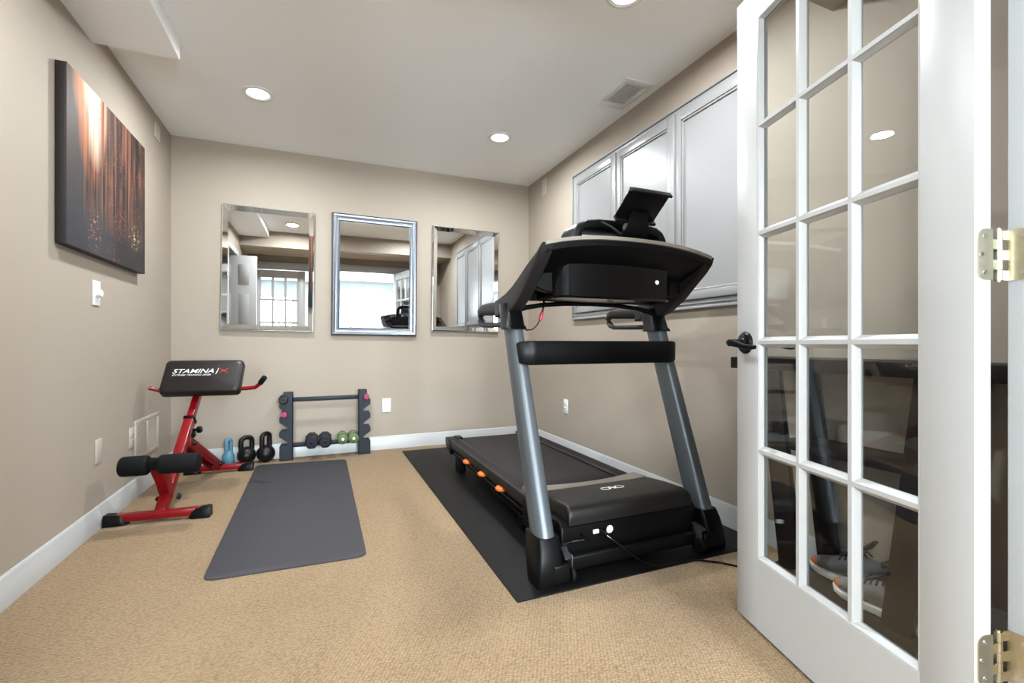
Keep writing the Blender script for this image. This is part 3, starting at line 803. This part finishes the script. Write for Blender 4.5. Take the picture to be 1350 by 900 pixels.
# motor hood
hd = B()
hd.prism([(1.585, .070), (1.572, .110), (1.575, .190), (1.592, .207), (1.95, .207), (1.95, .075)], 'yz', .862, mirx(.862), .010, 3)
obj('hood_base', hd, BLACKP, tm)
def hood_ring(y, zt, inset=0.0):
    x0, x1 = .893 + inset, mirx(.893) - inset; r = .018; pts = []
    pts += [(x0, y, .200), (x1, y, .200)]
    for k in range(5): q = k * PI / 8; pts.append((x1 - r + r * math.cos(q), y, zt - r + r * math.sin(q)))
    for k in range(5): q = PI / 2 + k * PI / 8; pts.append((x0 + r + r * math.cos(q), y, zt - r + r * math.sin(q)))
    return pts
hc = B().loft([hood_ring(1.566, .222), hood_ring(1.567, .243), hood_ring(1.574, .257), hood_ring(1.588, .265), hood_ring(1.612, .269), hood_ring(1.72, .264), hood_ring(1.84, .2525), hood_ring(1.852, .246), hood_ring(1.858, .205)])
hood = obj('motor_hood', hc, HOODM, tm, 40)
# curved grey strip where belt and hood meet
sp = B(); N = 18
for k in range(N):
    u0, u1 = -1 + 2 * k / N, -1 + 2 * (k + 1) / N
    f = lambda u: (TXC + u * .318, 1.852 + .030 * u * u)
    (xa, ya), (xb, yb) = f(u0), f(u1)
    da, db = .088 + .02 * u0 * u0, .088 + .02 * u1 * u1
    sp.loft([[(xa, ya, .2435), (xa, ya + da, .236), (xa, ya + da + .006, .20), (xa, ya, .20)], [(xb, yb, .2435), (xb, yb + db, .236), (xb, yb + db + .006, .20), (xb, yb, .20)]], cap=(k in (0, N - 1)))
# emblem on the hood: two open loops joined by a slanting bar
em = B()
def ez(y): return .2640 - (y - 1.72) * (.0115 / .12) + .0013 + max(0, 1.72 - y) * .05
ec = (1.213, 1.738)
for s in (-1, 1):
    pts = []
    for k in range(25):
        q = math.radians(15 + k * 13.5) + (PI if s > 0 else 0)
        x, y = ec[0] + s * .034 + .023 * math.cos(q), ec[1] + .019 * math.sin(q)
        pts.append((x, y, ez(y)))
    em.tube(pts, [.0014 + .0012 * abs(math.sin(PI * k / 24)) for k in range(25)], 6, .0008)
em.tube([(ec[0] + a, ec[1] + c, ez(ec[1] + c)) for a, c in ((-.027, -.019), (-.020, -.010), (-.009, .016), (-.003, .016), (.003, -.016), (.009, -.016), (.020, .010), (.027, .019))], [.002, .004, .004, .0045, .0045, .004, .004, .002], 6, .0008)
obj('hood_emblem', em, PRINTW, hood, label='white two-loop emblem')
obj('belt_strip', sp, TAUPE, tm, 50, label='curved grey strip at the front of the belt')
yF = 1.571
sw = obj('power_switch', B().box(1.005, 1.031, yF - .004, yF + .004, .152, .168, .002), WHITEP, tm, label='white rocker switch')
obj('round_sticker', B().lathe([(.0155, 0), (.0150, .0015), (0, .0015)], (1.085, yF + .002, .158), (0, -1, 0), 24), PRINTW, tm, label='round white sticker')
obj('breaker_button', B().cyl((.955, yF + .004, .155), (.955, yF - .004, .155), .008, seg=14), BLACKG, tm)
obj('cord_inlet', B().box(1.036, 1.062, yF - .006, yF + .004, .143, .167, .002), BLACKG, tm)
obj('cord_plug', B().cyl((1.050, 1.568, .155), (1.056, 1.548, .146), .008, seg=12), BLACKG, tm)
tag(obj('power_cord', B().tube([(1.054, 1.548, .147), (1.075, 1.535, .130), (1.13, 1.512, .085), (1.19, 1.497, .038), (1.25, 1.489, .0155), (1.33, 1.486, .0112), (1.40, 1.482, .0108), (1.455, 1.472, .009), (1.49, 1.456, .006), (1.53, 1.425, .0047), (1.57, 1.375, .0047), (1.63, 1.338, .0047), (1.70, 1.33, .0047), (1.78, 1.345, .0047), (1.85, 1.375, .0047)], .0042, 8), BLACKG), 'thin black power cord running from the treadmill hood across the carpet', 'cord')
obj('loose_cable', B().tube([(.868, 1.568, .135), (.90, 1.545, .150), (.94, 1.535, .153), (.968, 1.545, .145), (.975, 1.56, .135)], .004, 8), BLACKG, tm)

# cross brace between the uprights
cb = B(); rg = []
for k in range(25):
    u = -1 + 2 * k / 24; x = TXC + u * .418
    e = max(0, abs(u) - .93) / .07
    y = 1.766 + .022 * e ** 2; zt, zb = .921 - .004 * e, .818 + .008 * e
    rg.append([(x, y, zb + .006), (x, y + .004, zb), (x, y + .06, zb + .012), (x, y + .06, zt - .012), (x, y + .004, zt), (x, y, zt - .006)])
obj('cross_brace', cb.loft(rg), BLACKP, tm, 40)
for s in (0, 1):
    X = (lambda x: mirx(x)) if s else (lambda x: x)
    obj('brace_clamp', B().box(*sorted((X(.80), X(.86))), 1.80, 1.90, .83, .91, .01), BLACKP, tm)

# console, seen from behind and below
def arcz(u): return 1.336 - .045 * abs(u) ** 2.6
def arch(half, dz, y, n=24):
    return [(TXC + (-1 + 2 * k / n) * half, y, arcz(-1 + 2 * k / n) + dz) for k in range(n + 1)]
def arc_plate(half, y0, y1, t_, dz0, dz1, m_, name, parent, lab=None):
    o_ = B(); A, C = arch(half, dz0, y0), arch(half, dz1, y1)
    rings = [[A[k], C[k], (C[k][0], C[k][1], C[k][2] - t_), (A[k][0], A[k][1], A[k][2] - t_)] for k in range(len(A))]
    return obj(name, o_.loft(rings), m_, parent, 50, lab)
arc_plate(.414, 1.553, 1.60, .014, .006, -.004, TAUPE, 'console_rim', tm, 'satin grey console rim')
# dash: one sheet from the rim, sloping down to the user's side between the two arms
def zarm(y):
    P = [(1.54, 1.296)] + up_
    for (a, za), (c, zc) in zip(P, P[1:]):
        if a <= y <= c: return za + (zc - za) * (y - a) / (c - a)
    return P[-1][1]
ys = [1.562, 1.60, 1.66, 1.72, 1.78, 1.85, 1.93]
ds = B(); rings = []
for k in range(33):
    u = -1 + 2 * k / 32
    top = [(TXC + u * .405, y, zarm(y) - .006 + (arcz(u) - arcz(1)) * max(0, 1 - (y - 1.562) / .36)) for y in ys]
    rings.append(top + [(x, y, z - .022) for x, y, z in top[::-1]])
obj('console_dash', ds.loft(rings), BLACKP, tm, 50)
pts = [(.800, 1.15), (.802, 1.205), (.845, 1.225), (.88, 1.25), (.95, 1.268), (1.05, 1.276), (1.2, 1.279), (1.35, 1.276), (1.45, 1.268), (1.52, 1.25), (1.555, 1.225), (1.598, 1.205), (1.600, 1.15), (1.55, 1.13), (1.48, 1.115), (1.2, 1.108), (.92, 1.115), (.85, 1.13)]
obj('console_shell', B().prism(pts, 'xz', 1.712, 1.76, .006, 1), BLACKP, tm, 20)
obj('console_ridge', B().tube([(.850, 1.712, 1.20), (.858, 1.705, 1.245), (.885, 1.70, 1.272), (.95, 1.695, 1.284), (1.2, 1.690, 1.288), (1.45, 1.695, 1.284), (1.515, 1.70, 1.272), (1.542, 1.705, 1.245), (1.55, 1.712, 1.20)], .010, 8, .007), BLACKP, tm)
def hbox(y, g, z0, z1):
    x0, x1 = .905 + g, mirx(.905) - g
    return [(x0, y, z0), (x1, y, z0), (x1, y, z1), (x0, y, z1)]
cx0, cx1 = .895, mirx(.895)
hs = B(); rgs = []
for z, sh in ((1.100, .010), (1.108, 0.0), (1.256, -.004), (1.266, .008)):
    rgs.append([(cx0 + sh, 1.86, z), (cx0 + sh, 1.715, z), (cx0 + .012 + sh, 1.690, z), (cx0 + .052 + sh, 1.664 + sh, z), (cx1 - .052 - sh, 1.664 + sh, z), (cx1 - .012 - sh, 1.690, z), (cx1 - sh, 1.715, z), (cx1 - sh, 1.86, z)])
housing = obj('console_housing', hs.loft(rgs), BLACKG, tm, 30)
obj('housing_screw', B().lathe([(.0105, 0), (.0095, .002), (.004, .002), (.003, .001), (0, .001)], (1.397, 1.6595, 1.183), (0, -1, 0), 16), WHITEP, housing, label='white plastic plug')
# raised visor above the rim
vz = [(.952, 1.25), (.966, 1.375), (.985, 1.405), (1.02, 1.424), (1.08, 1.432), (1.20, 1.436), (1.32, 1.432), (1.38, 1.424), (1.415, 1.405), (1.434, 1.375), (1.448, 1.25)]
vi = [(1.408, 1.25), (1.400, 1.368), (1.385, 1.382), (1.35, 1.390), (1.20, 1.394), (1.05, 1.390), (1.015, 1.382), (1.00, 1.368), (.992, 1.25)]
obj('console_visor', B().prism(vz + vi, 'xz', 1.640, 1.77, .010, 3), BLACKP, tm, 50)
obj('console_screen', B().prism([(1.755, 1.20), (1.80, 1.20), (1.80, 1.375), (1.77, 1.385)], 'yz', 1.02, 1.38, .003), BLACKG, tm)
obj('console_cable', B().tube([(1.062, 1.60, 1.405), (1.10, 1.585, 1.385), (1.135, 1.575, 1.36), (1.17, 1.575, 1.345), (1.19, 1.59, 1.34)], .009, 8, .005), CHAR, tm)
# tablet holder
nk = B(); nk.loft([[(TXC - w_, y, z), (TXC + w_, y, z), (TXC + w_, y + .022, z + .006), (TXC - w_, y + .022, z + .006)] for w_, y, z in ((.058, 1.602, 1.325), (.060, 1.566, 1.345), (.058, 1.548, 1.372), (.050, 1.540, 1.395), (.047, 1.535, 1.420), (.046, 1.520, 1.440))])
hold = obj('tablet_holder', nk, BLACKP, tm, 50)
p0, p1 = Vector((TXC, 1.567, 1.424)), Vector((TXC, 1.462, 1.506)); dn = (p1 - p0).normalized(); sd = Vector((1, 0, 0)); nn = sd.cross(dn)
pl = B(); pl.obox((p0 + p1) / 2, (.195, (p1 - p0).length, .010), sd, dn, nn, .004, 3)
pl.obox(p0 - nn * -.010, (.197, .014, .034), sd, dn, nn, .004, 3); pl.obox(p1 - nn * -.006, (.197, .010, .026), sd, dn, nn, .003, 3)
pl.obox((p0 + p1) / 2 - nn * .006 - dn * .03, (.13, .012, .006), sd, dn, nn, .002)
obj('tablet_tray', pl, BLACKP, hold)
# thin arched grab bar and safety lanyard
obj('grab_bar', B().tube([(.815, 1.90, 1.058), (.86, 1.90, 1.072), (.95, 1.90, 1.087), (1.06, 1.90, 1.096), (1.2, 1.90, 1.099), (1.34, 1.90, 1.096), (1.45, 1.90, 1.087), (1.54, 1.90, 1.072), (1.585, 1.90, 1.058)], .011, 12, .011), BLACKG, tm)
ly = B(); ly.tube([(.948, 1.895, 1.102), (.944, 1.885, 1.085), (.938, 1.885, 1.062), (.932, 1.885, 1.045)], .005, 8)
ly.tube([(.925, 1.885, 1.018), (.908, 1.885, .992), (.885, 1.885, .973), (.858, 1.885, .969), (.832, 1.885, .980), (.812, 1.87, 1.00)], .0026, 8)
lan = obj('safety_lanyard', ly, BLACKG, tm)
obj('safety_clip', B().beam((.934, 1.885, 1.052), (.924, 1.885, 1.014), .018, .012, bev=.003), mat('red_plastic', rgb(176, 28, 52), .4), lan, label='red plastic clip')

# ------------------------------------------------------------------ red back-extension bench
ang = math.radians(5.0)
vx, vy = Vector((math.sin(ang), math.cos(ang), 0)), Vector((math.cos(ang), -math.sin(ang), 0))
MBn = Matrix((vy, vx, Vector((0, 0, 1)))).transposed().to_4x4(); MBn.translation = Vector((-.768, 2.88, 0))
bn = thing('roller_bench', (-.735, 3.25, 0), 'red steel back-extension bench with black pad and foam rollers on the carpet', 'exercise bench')
def bo(name, f, m_, lab=None, parent=bn, smooth=38):
    b_ = B(MBn); f(b_); return obj(name, b_, m_, parent, smooth, lab)
for v, ua, ub in ((0.0, -.218, .238), (.93, -.175, .245)):
    bo('floor_bar', lambda q: q.box(ua + .03, ub - .03, v - .021, v + .021, .016, .054, .005), RED)
    for u, s in ((ua + .076, -1), (ub - .076, 1)):
        def foot(q, u=u, s=s, v=v):
            R_ = []
            for du, hw, zt in ((-.020, .014, .024), (-.006, .024, .040), (.010, .028, .052), (.070, .029, .058), (.078, .027, .056)):
                R_.append([(u + s * du, v - hw, .001), (u + s * du, v + hw, .001), (u + s * du, v + hw, zt * .7), (u + s * du, v + hw * .7, zt), (u + s * du, v - hw * .7, zt), (u + s * du, v - hw, zt * .7)])
            q.loft(R_)
        bo('rubber_foot', foot, BLACKP, 'black moulded rubber foot')
Pd = Vector((0, .585, .585)).normalized()
def PP(s): return Vector((.012, .018, .045)) + Pd * s
bo('outer_post', lambda q: q.beam(PP(-.015), PP(.575), .049, .056, bev=.004), RED)
bo('sleeve_cap', lambda q: q.beam(PP(.565), PP(.585), .057, .064, bev=.003), BLACKP)
bo('inner_post', lambda q: q.beam(PP(.30), PP(.86), .037, .043, bev=.003), RED)
bo('rear_brace', lambda q: (q.beam(PP(.46) + Vector((-.026, 0, -.035)), (-.014, .93, .050), .008, .060, bev=.002), q.beam(PP(.46) + Vector((.026, 0, -.035)), (.038, .93, .050), .008, .060, bev=.002), q.beam(PP(.47) + Vector((0, 0, -.055)), (.012, .92, .065), .05, .008, bev=.002)), DKRED)
bo('roller_bracket', lambda q: q.prism([(-.082, .335), (-.045, .335), (.045, .245), (.085, .185), (.115, .125), (.085, .098), (.045, .128), (.020, .175), (-.060, .275), (-.092, .300)], 'yz', -.012, .036, .003), DKRED)
bo('roller_axle', lambda q: q.cyl((-.13, -.07, .305), (.205, -.07, .305), .013, seg=14), BLKMETAL)
bo('axle_cap', lambda q: q.cyl((-.018, -.07, .309), (.042, -.07, .309), .032, seg=20), BLACKP)
for ua, ub in ((-.128, .0 - .008), (.034, .208)):
    bo('foam_roller', lambda q: q.cyl((ua, -.07, .305), (ub, -.07, .305), .0485, seg=32, bev=.014), FOAM, 'black foam roller')
def knob(c, d, r=.017):
    bo('bolt_knob', lambda q: (q.lathe([(r, 0), (r, .010), (r * .8, .014), (r * .35, .014), (r * .3, .018), (0, .018)], c, d, 14)), BLKMETAL)
knob(Vector((.012, .0, 0)) + Vector((0, .095, .120)), (0, -.7, .7), .016)
knob((.050, .115, .085), (1, 0, 0), .016); knob((-.026, .10, .085), (-1, 0, 0), .014)
knob(PP(.48) + Vector((.033, 0, -.01)), (1, 0, 0), .02); knob(PP(.46) + Vector((.042, .0, -.045)), (1, 0, 0), .016)
knob((.042, .90, .066), (1, 0, 0), .014); knob((.042, .945, .060), (1, 0, 0), .014); knob((.005, .885, .072), (0, -.8, .5), .012)
bo('adjust_pin', lambda q: q.lathe([(.008, 0), (.008, .02), (.019, .024), (.021, .040), (.016, .047), (0, .047)], PP(.50) + Vector((.030, 0, 0)), (1, 0, 0), 18), BLACKP)
# pad: upholstered slab
pb_, pt_ = Vector((.055, .428, .620)), Vector((.055, .565, .812)); pd = (pt_ - pb_).normalized(); pu = Vector((1, 0, 0)); pn = pu.cross(pd)
if pn.y > 0: pn = -pn
def slab(q):
    w2, l2, t2 = .214, (pt_ - pb_).length / 2, .034; c = (pb_ + pt_) / 2 - pn * .034
    def rr(k, z):
        pts = []; a, e, r = w2 - k, l2 - k, .026
        for cx, ce, a0 in ((a - r, e - r, 0), (-a + r, e - r, PI / 2), (-a + r, -e + r, PI), (a - r, -e + r, 1.5 * PI)):
            for i in range(7):
                th = a0 + i * PI / 12; pts.append(c + pu * (cx + r * math.cos(th)) + pd * (ce + r * math.sin(th)) + pn * z)
        return pts
    q.loft([rr(.010, -t2), rr(.003, -t2 + .004), rr(0, -t2 + .012), rr(0, t2 - .020), rr(.004, t2 - .010), rr(.014, t2 - .002), rr(.024, t2)])
pad = bo('hip_pad', slab, VINYL, 'black vinyl pad with white and red lettering', smooth=50)
def lettering(name, body, size, uo, ho, m_, sx=1.0, shear=.25):
    me = text_mesh(body, size, shear)
    M = Matrix((pu, pd, pn)).transposed().to_4x4(); M.translation = (pb_ + pt_) / 2 + pn * .0025 + pu * uo + pd * ho
    b_ = B(MBn); b_.mesh(me, M @ Matrix.Diagonal((sx, 1, 1, 1))); bpy.data.meshes.remove(me)
    return obj(name, b_, m_, pad, 0)
lettering('logo_lettering', 'STAMINA', .044, -.164, .012, PRINTW, 1.20, .3)
lettering('logo_lettering', '|', .048, .070, .014, PRINTW, .8, .3)
lettering('logo_lettering', 'X', .044, .086, .012, PRINTR, 1.75, 0)
lettering('tagline_lettering', 'EXTREME TRAINING SERIES', .0145, -.160, -.006, PRINTW, 1.16, .3)
bo('pad_bracket', lambda q: q.obox((pb_ + pt_) / 2 - pn * .078 + Vector((-.02, 0, 0)), (.20, .14, .02), pu, pd, pn, .004), DKRED)
hc_ = (pb_ + pt_) / 2 - pn * .085 - pd * .055
bo('handle_bar', lambda q: q.tube([hc_ + Vector((-.285, -.02, .02)), hc_ + Vector((-.235, 0, 0)), hc_ + Vector((.235, 0, 0)), hc_ + Vector((.285, -.005, .006)), hc_ + Vector((.312, -.02, .026)), hc_ + Vector((.330, -.035, .05))], .0125, 12), RED)
bo('handle_grip', lambda q: q.tube([hc_ + Vector((.318, -.025, .034)), hc_ + Vector((.332, -.036, .052)), hc_ + Vector((.348, -.05, .072))], .0165, 12), FOAM)

# ------------------------------------------------------------------ kettlebells
def kettlebell(x, y, r, h, yaw, m_, label, flat=False):
    t = thing('kettlebell', (x, y, 0), label, 'kettlebell', 'kettlebells lined up along the back wall')
    b_ = B(); pr = []
    if flat:
        pr = [(0, .001), (r * .96, .001), (r, .006), (r, .055), (r * .93, .072), (r * .62, .092), (r * .55, .105), (0, .108)]
        zb = .10
    else:
        zc = r * .93
        for k in range(17):
            a = -PI / 2 + .42 + (PI - .62) * k / 16; pr.append((r * math.cos(a), zc + r * math.sin(a)))
        z0 = pr[0][1]; pr = [(0, .001), (pr[0][0] * .97, .001)] + [(p[0], p[1] - z0 + .004) for p in pr] + [(0, pr[-1][1] - z0 + .006)]
        zb = pr[-2][1]
    obj('body', b_.lathe(pr, (x, y, 0), seg=36), m_, t, 50)
    hw = r * .60 if not flat else r * .62; c, s = math.cos(yaw), math.sin(yaw); tr = .0175 if not flat else .0135
    P2 = [(-hw * .95, zb - .03), (-hw * 1.02, zb + .01), (-hw, zb + (h - zb) * .45)]
    for k in range(9):
        a = PI - PI * k / 8; P2.append((hw * .98 * math.cos(a), h - tr - hw * .62 + hw * .62 * math.sin(a)))
    P2 += [(hw, zb + (h - zb) * .45), (hw * 1.02, zb + .01), (hw * .95, zb - .03)]
    obj('handle', B().tube([(x + c * p, y + s * p, z) for p, z in P2], tr, 12, up=(-s, c, 0)), m_, t, 60)
kettlebell(-.634, 4.025, .041, .198, math.radians(62), TEAL, 'small light blue kettlebell on the carpet against the back wall', True)
kettlebell(-.513, 4.010, .064, .214, math.radians(28), IRON, 'black kettlebell standing between the blue one and the other black one')
kettlebell(-.383, 4.008, .065, .234, math.radians(55), IRON, 'tallest black kettlebell, standing next to the dumbbell rack')

# ------------------------------------------------------------------ dumbbell rack and dumbbells
rk = thing('dumbbell_rack', (.05, 4.02, 0), 'slate grey steel dumbbell rack with notched uprights against the back wall', 'rack')
kx = lambda c: -.288 + (c - 68) * .095 / 144
kz = lambda c: max(.001, (841 - c) * .00072)
NP = [(212, 841), (68, 841), (68, 690), (85, 668), (120, 672), (150, 668), (152, 640), (68, 585), (68, 540), (85, 512), (120, 516), (150, 512), (152, 484), (68, 429), (68, 384), (85, 356), (120, 360), (150, 356), (152, 328), (68, 273), (68, 228), (80, 202), (120, 206), (140, 200), (142, 170), (108, 140), (110, 105), (212, 105)]
for s in (0, 1):
    X = (lambda x: .10 - x) if s else (lambda x: x)
    out = [(X(kx(c)), kz(d)) for c, d in NP]
    upr = B()
    for y0 in (3.978, 4.028): upr.prism(out, 'xz', y0, y0 + .005, .001, 1)
    a, c = sorted((X(-.198), X(-.193))); upr.box(a, c, 3.978, 4.033, .001, kz(105))
    up_o = obj('notched_upright', upr, NAVY, rk)
    a, c = sorted((X(-.288), X(-.193))); obj('foot_plate', B().box(a, c, 3.970, 4.072, 0, .006, .002), BLACKP, up_o)
obj('upper_bar', B().box(-.194, .294, 4.000, 4.012, .452, .486, .003), NAVY, rk)
obj('lower_bar', B().box(-.194, .294, 3.972, 4.000, .100, .1315, .003), NAVY, rk)
def dumbbell(x, z, y0, y1, r, m_, label, hl, sides=8, hr=.014, cap=None, seg_bev=.006, group='dumbbells on the rack'):
    t = thing('dumbbell', (x, (y0 + y1) / 2, z - r), label, 'dumbbell', group)
    for a, c in ((y0, y0 + hl), (y1 - hl, y1)):
        prof = [(0, 0), (r * .80, 0), (r, seg_bev), (r, hl - seg_bev), (r * .80, hl), (0, hl)]
        o_ = B().lathe(prof, (x, a, z), (0, 1, 0), sides, PI / sides)
        hd_ = obj('head', o_, m_, t, 25 if sides < 12 else 50)
        ye = a if a == y0 else c; d_ = -1 if a == y0 else 1
        obj('end_badge', B().lathe([(r * .28, 0), (r * .24, .0015), (0, .0015)], (x, ye, z), (0, d_, 0), 16), cap or m_, hd_)
    obj('grip', B().cyl((x, y0 + hl * .9, z), (x, y1 - hl * .9, z), hr, seg=16), BLKMETAL if sides < 12 else m_, t)
dumbbell(-.057, .1455, 3.866, 4.066, .0505, HEX, 'black octagonal dumbbell on the lower bar, the one nearer the kettlebells', .066)
dumbbell(.040, .1455, 3.866, 4.066, .0505, HEX, 'black octagonal dumbbell on the lower bar beside the green dumbbells', .066)
dumbbell(.170, .1495, 3.890, 4.056, .040, OLIVE, 'olive green dumbbell on the lower bar beside the black dumbbells', .052, 28, .018, WHITEP)
dumbbell(.252, .1495, 3.890, 4.056, .040, OLIVE, 'olive green dumbbell on the lower bar against the rack upright', .052, 28, .018, WHITEP)
dumbbell(-.259, kz(200) + .014, 3.926, 4.084, .036, IRON, 'small black dumbbell in the top notch of the rack on the kettlebell side', .047, 6)
dumbbell(-.253, kz(356) + .012, 3.932, 4.080, .024, PINK, 'small magenta dumbbell in the second notch of the rack on the kettlebell side', .042, 6, .012, None, .004)
dumbbell(.353, kz(200) + .012, 3.932, 4.080, .024, PINK, 'small magenta dumbbell in the top notch of the rack on the outlet side', .042, 6, .012, None, .004)

# ------------------------------------------------------------------ narrow black-brown shoe console behind the glass door
cs = thing('console_table', (1.75, 1.02, 0), 'narrow black-brown console table with splayed legs against the right wall behind the glass door', 'table')
obj('table_top', B().box(1.615, 1.866, .585, 1.455, .806, .853, .003), WOODBLK, cs)
for x0, x1 in ((1.620, 1.645), (1.838, 1.863)):
    for s in (0, 1):
        Y = (lambda y: 2.04 - y) if s else (lambda y: y)
        obj('leg', B().prism([(Y(.802), .806), (Y(.720), .806), (Y(.812), .0), (Y(.894), .0)], 'yz', x0, x1, .002), WOODBLK, cs)
obj('shelf', B().box(1.628, 1.838, .770, 1.27, .512, .534, .002), WOODBLK, cs)
obj('bottom_board', B().box(1.575, 1.864, .79, 1.25, .001, .030, .003), WOODBLK, cs)

def shoe(x, y, z, s, yaw, label, side):
    """low running shoe, toe towards +v"""
    t = thing('sneaker', (x, y, z), label, 'shoe', 'pair of grey sneakers')
    M = Matrix.Translation((x, y, z)) @ Matrix.Rotation(yaw, 4, 'Z') @ Matrix.Scale(1.08, 4)
    st = [(-.145, .026, .030), (-.13, .036, .032), (-.09, .038, .030), (-.04, .035, .026), (.01, .036, .024), (.06, .043, .022), (.10, .045, .022), (.13, .036, .025), (.148, .018, .030)]
    def sec(v, w, zt, zb, skew=0.0):
        return [(w * math.cos(q) + skew, v, zb + (zt - zb) * (.5 + .5 * math.sin(q))) for q in [2 * PI * k / 20 for k in range(20)]]
    so = B(M); rings = []
    for v, w, zt in st:
        w2 = w * 1.06; zb = .004 + max(0, v - .08) * .18 + max(0, -v - .11) * .15
        rings.append([(w2, v, zb), (w2 * 1.03, v, (zt + zb) / 2), (w2, v, zt), (-w2, v, zt), (-w2 * 1.03, v, (zt + zb) / 2), (-w2, v, zb)])
    obj('sole', so.loft(rings), SOLE, t, 40, label='white foam sole')
    up = B(M); rings = []
    for v, w, zt, top in ((-.147, .016, .030, .085), (-.138, .028, .026, .108), (-.11, .034, .024, .102), (-.07, .035, .022, .090), (-.03, .034, .020, .092), (.01, .035, .020, .092), (.05, .040, .018, .072), (.09, .041, .018, .058), (.12, .034, .020, .050), (.142, .016, .024, .040)):
        rings.append(sec(v, w, top, zt))
    rings = [[(a, v, .02 + (z_ - .02) * 1.22) for a, v, z_ in rg_] for rg_ in rings]
    obj('upper', up.loft(rings), SHOEG, t, 60)
    tn = B(M); tn.tube([(0, .05, .084), (0, .01, .112), (0, -.03, .142), (0, -.05, .166)], [.016, .022, .024, .020], 10, [.006, .007, .008, .006])
    obj('tongue', tn, SHOED, t, 60)
    for k in range(5):
        v = .045 - k * .017; zz = .090 + k * .007
        obj('lace', B(M).tube([(-.030, v - .004, zz - .014), (-.012, v, zz + .004), (.012, v + .002, zz + .004), (.030, v - .004, zz - .014)], .0032, 6), SHOED, t)
    hl = B(M); hl.tube([(-.024, -.085, .112), (-.02, -.125, .136), (0, -.140, .156), (.02, -.125, .136), (.024, -.085, .112)], .010, 8)
    obj('heel_collar', hl, SHOED, t, 60)
    tc_ = B(M); tc_.loft([sec(.112, .0385, .052, .020), sec(.130, .031, .049, .022), sec(.1475, .0175, .042, .025)])
    obj('toe_cap', tc_, ORANGE, t, 60, label='orange toe cap')
    hp = B(M); hp.tube([(0, -.149, .075), (0, -.153, .11), (0, -.148, .142)], .008, 8, .004, up=(0, 1, 0))
    obj('heel_tab', hp, ORANGE, t, 60, label='orange heel pull tab')
shoe(1.800, 1.060, .030, 1, math.radians(2), 'grey sneaker with orange toe next to the wall on the console base board', 1)
shoe(1.695, .915, .030, 1, math.radians(-4), 'grey sneaker nearest the glass on the console base board', 0)
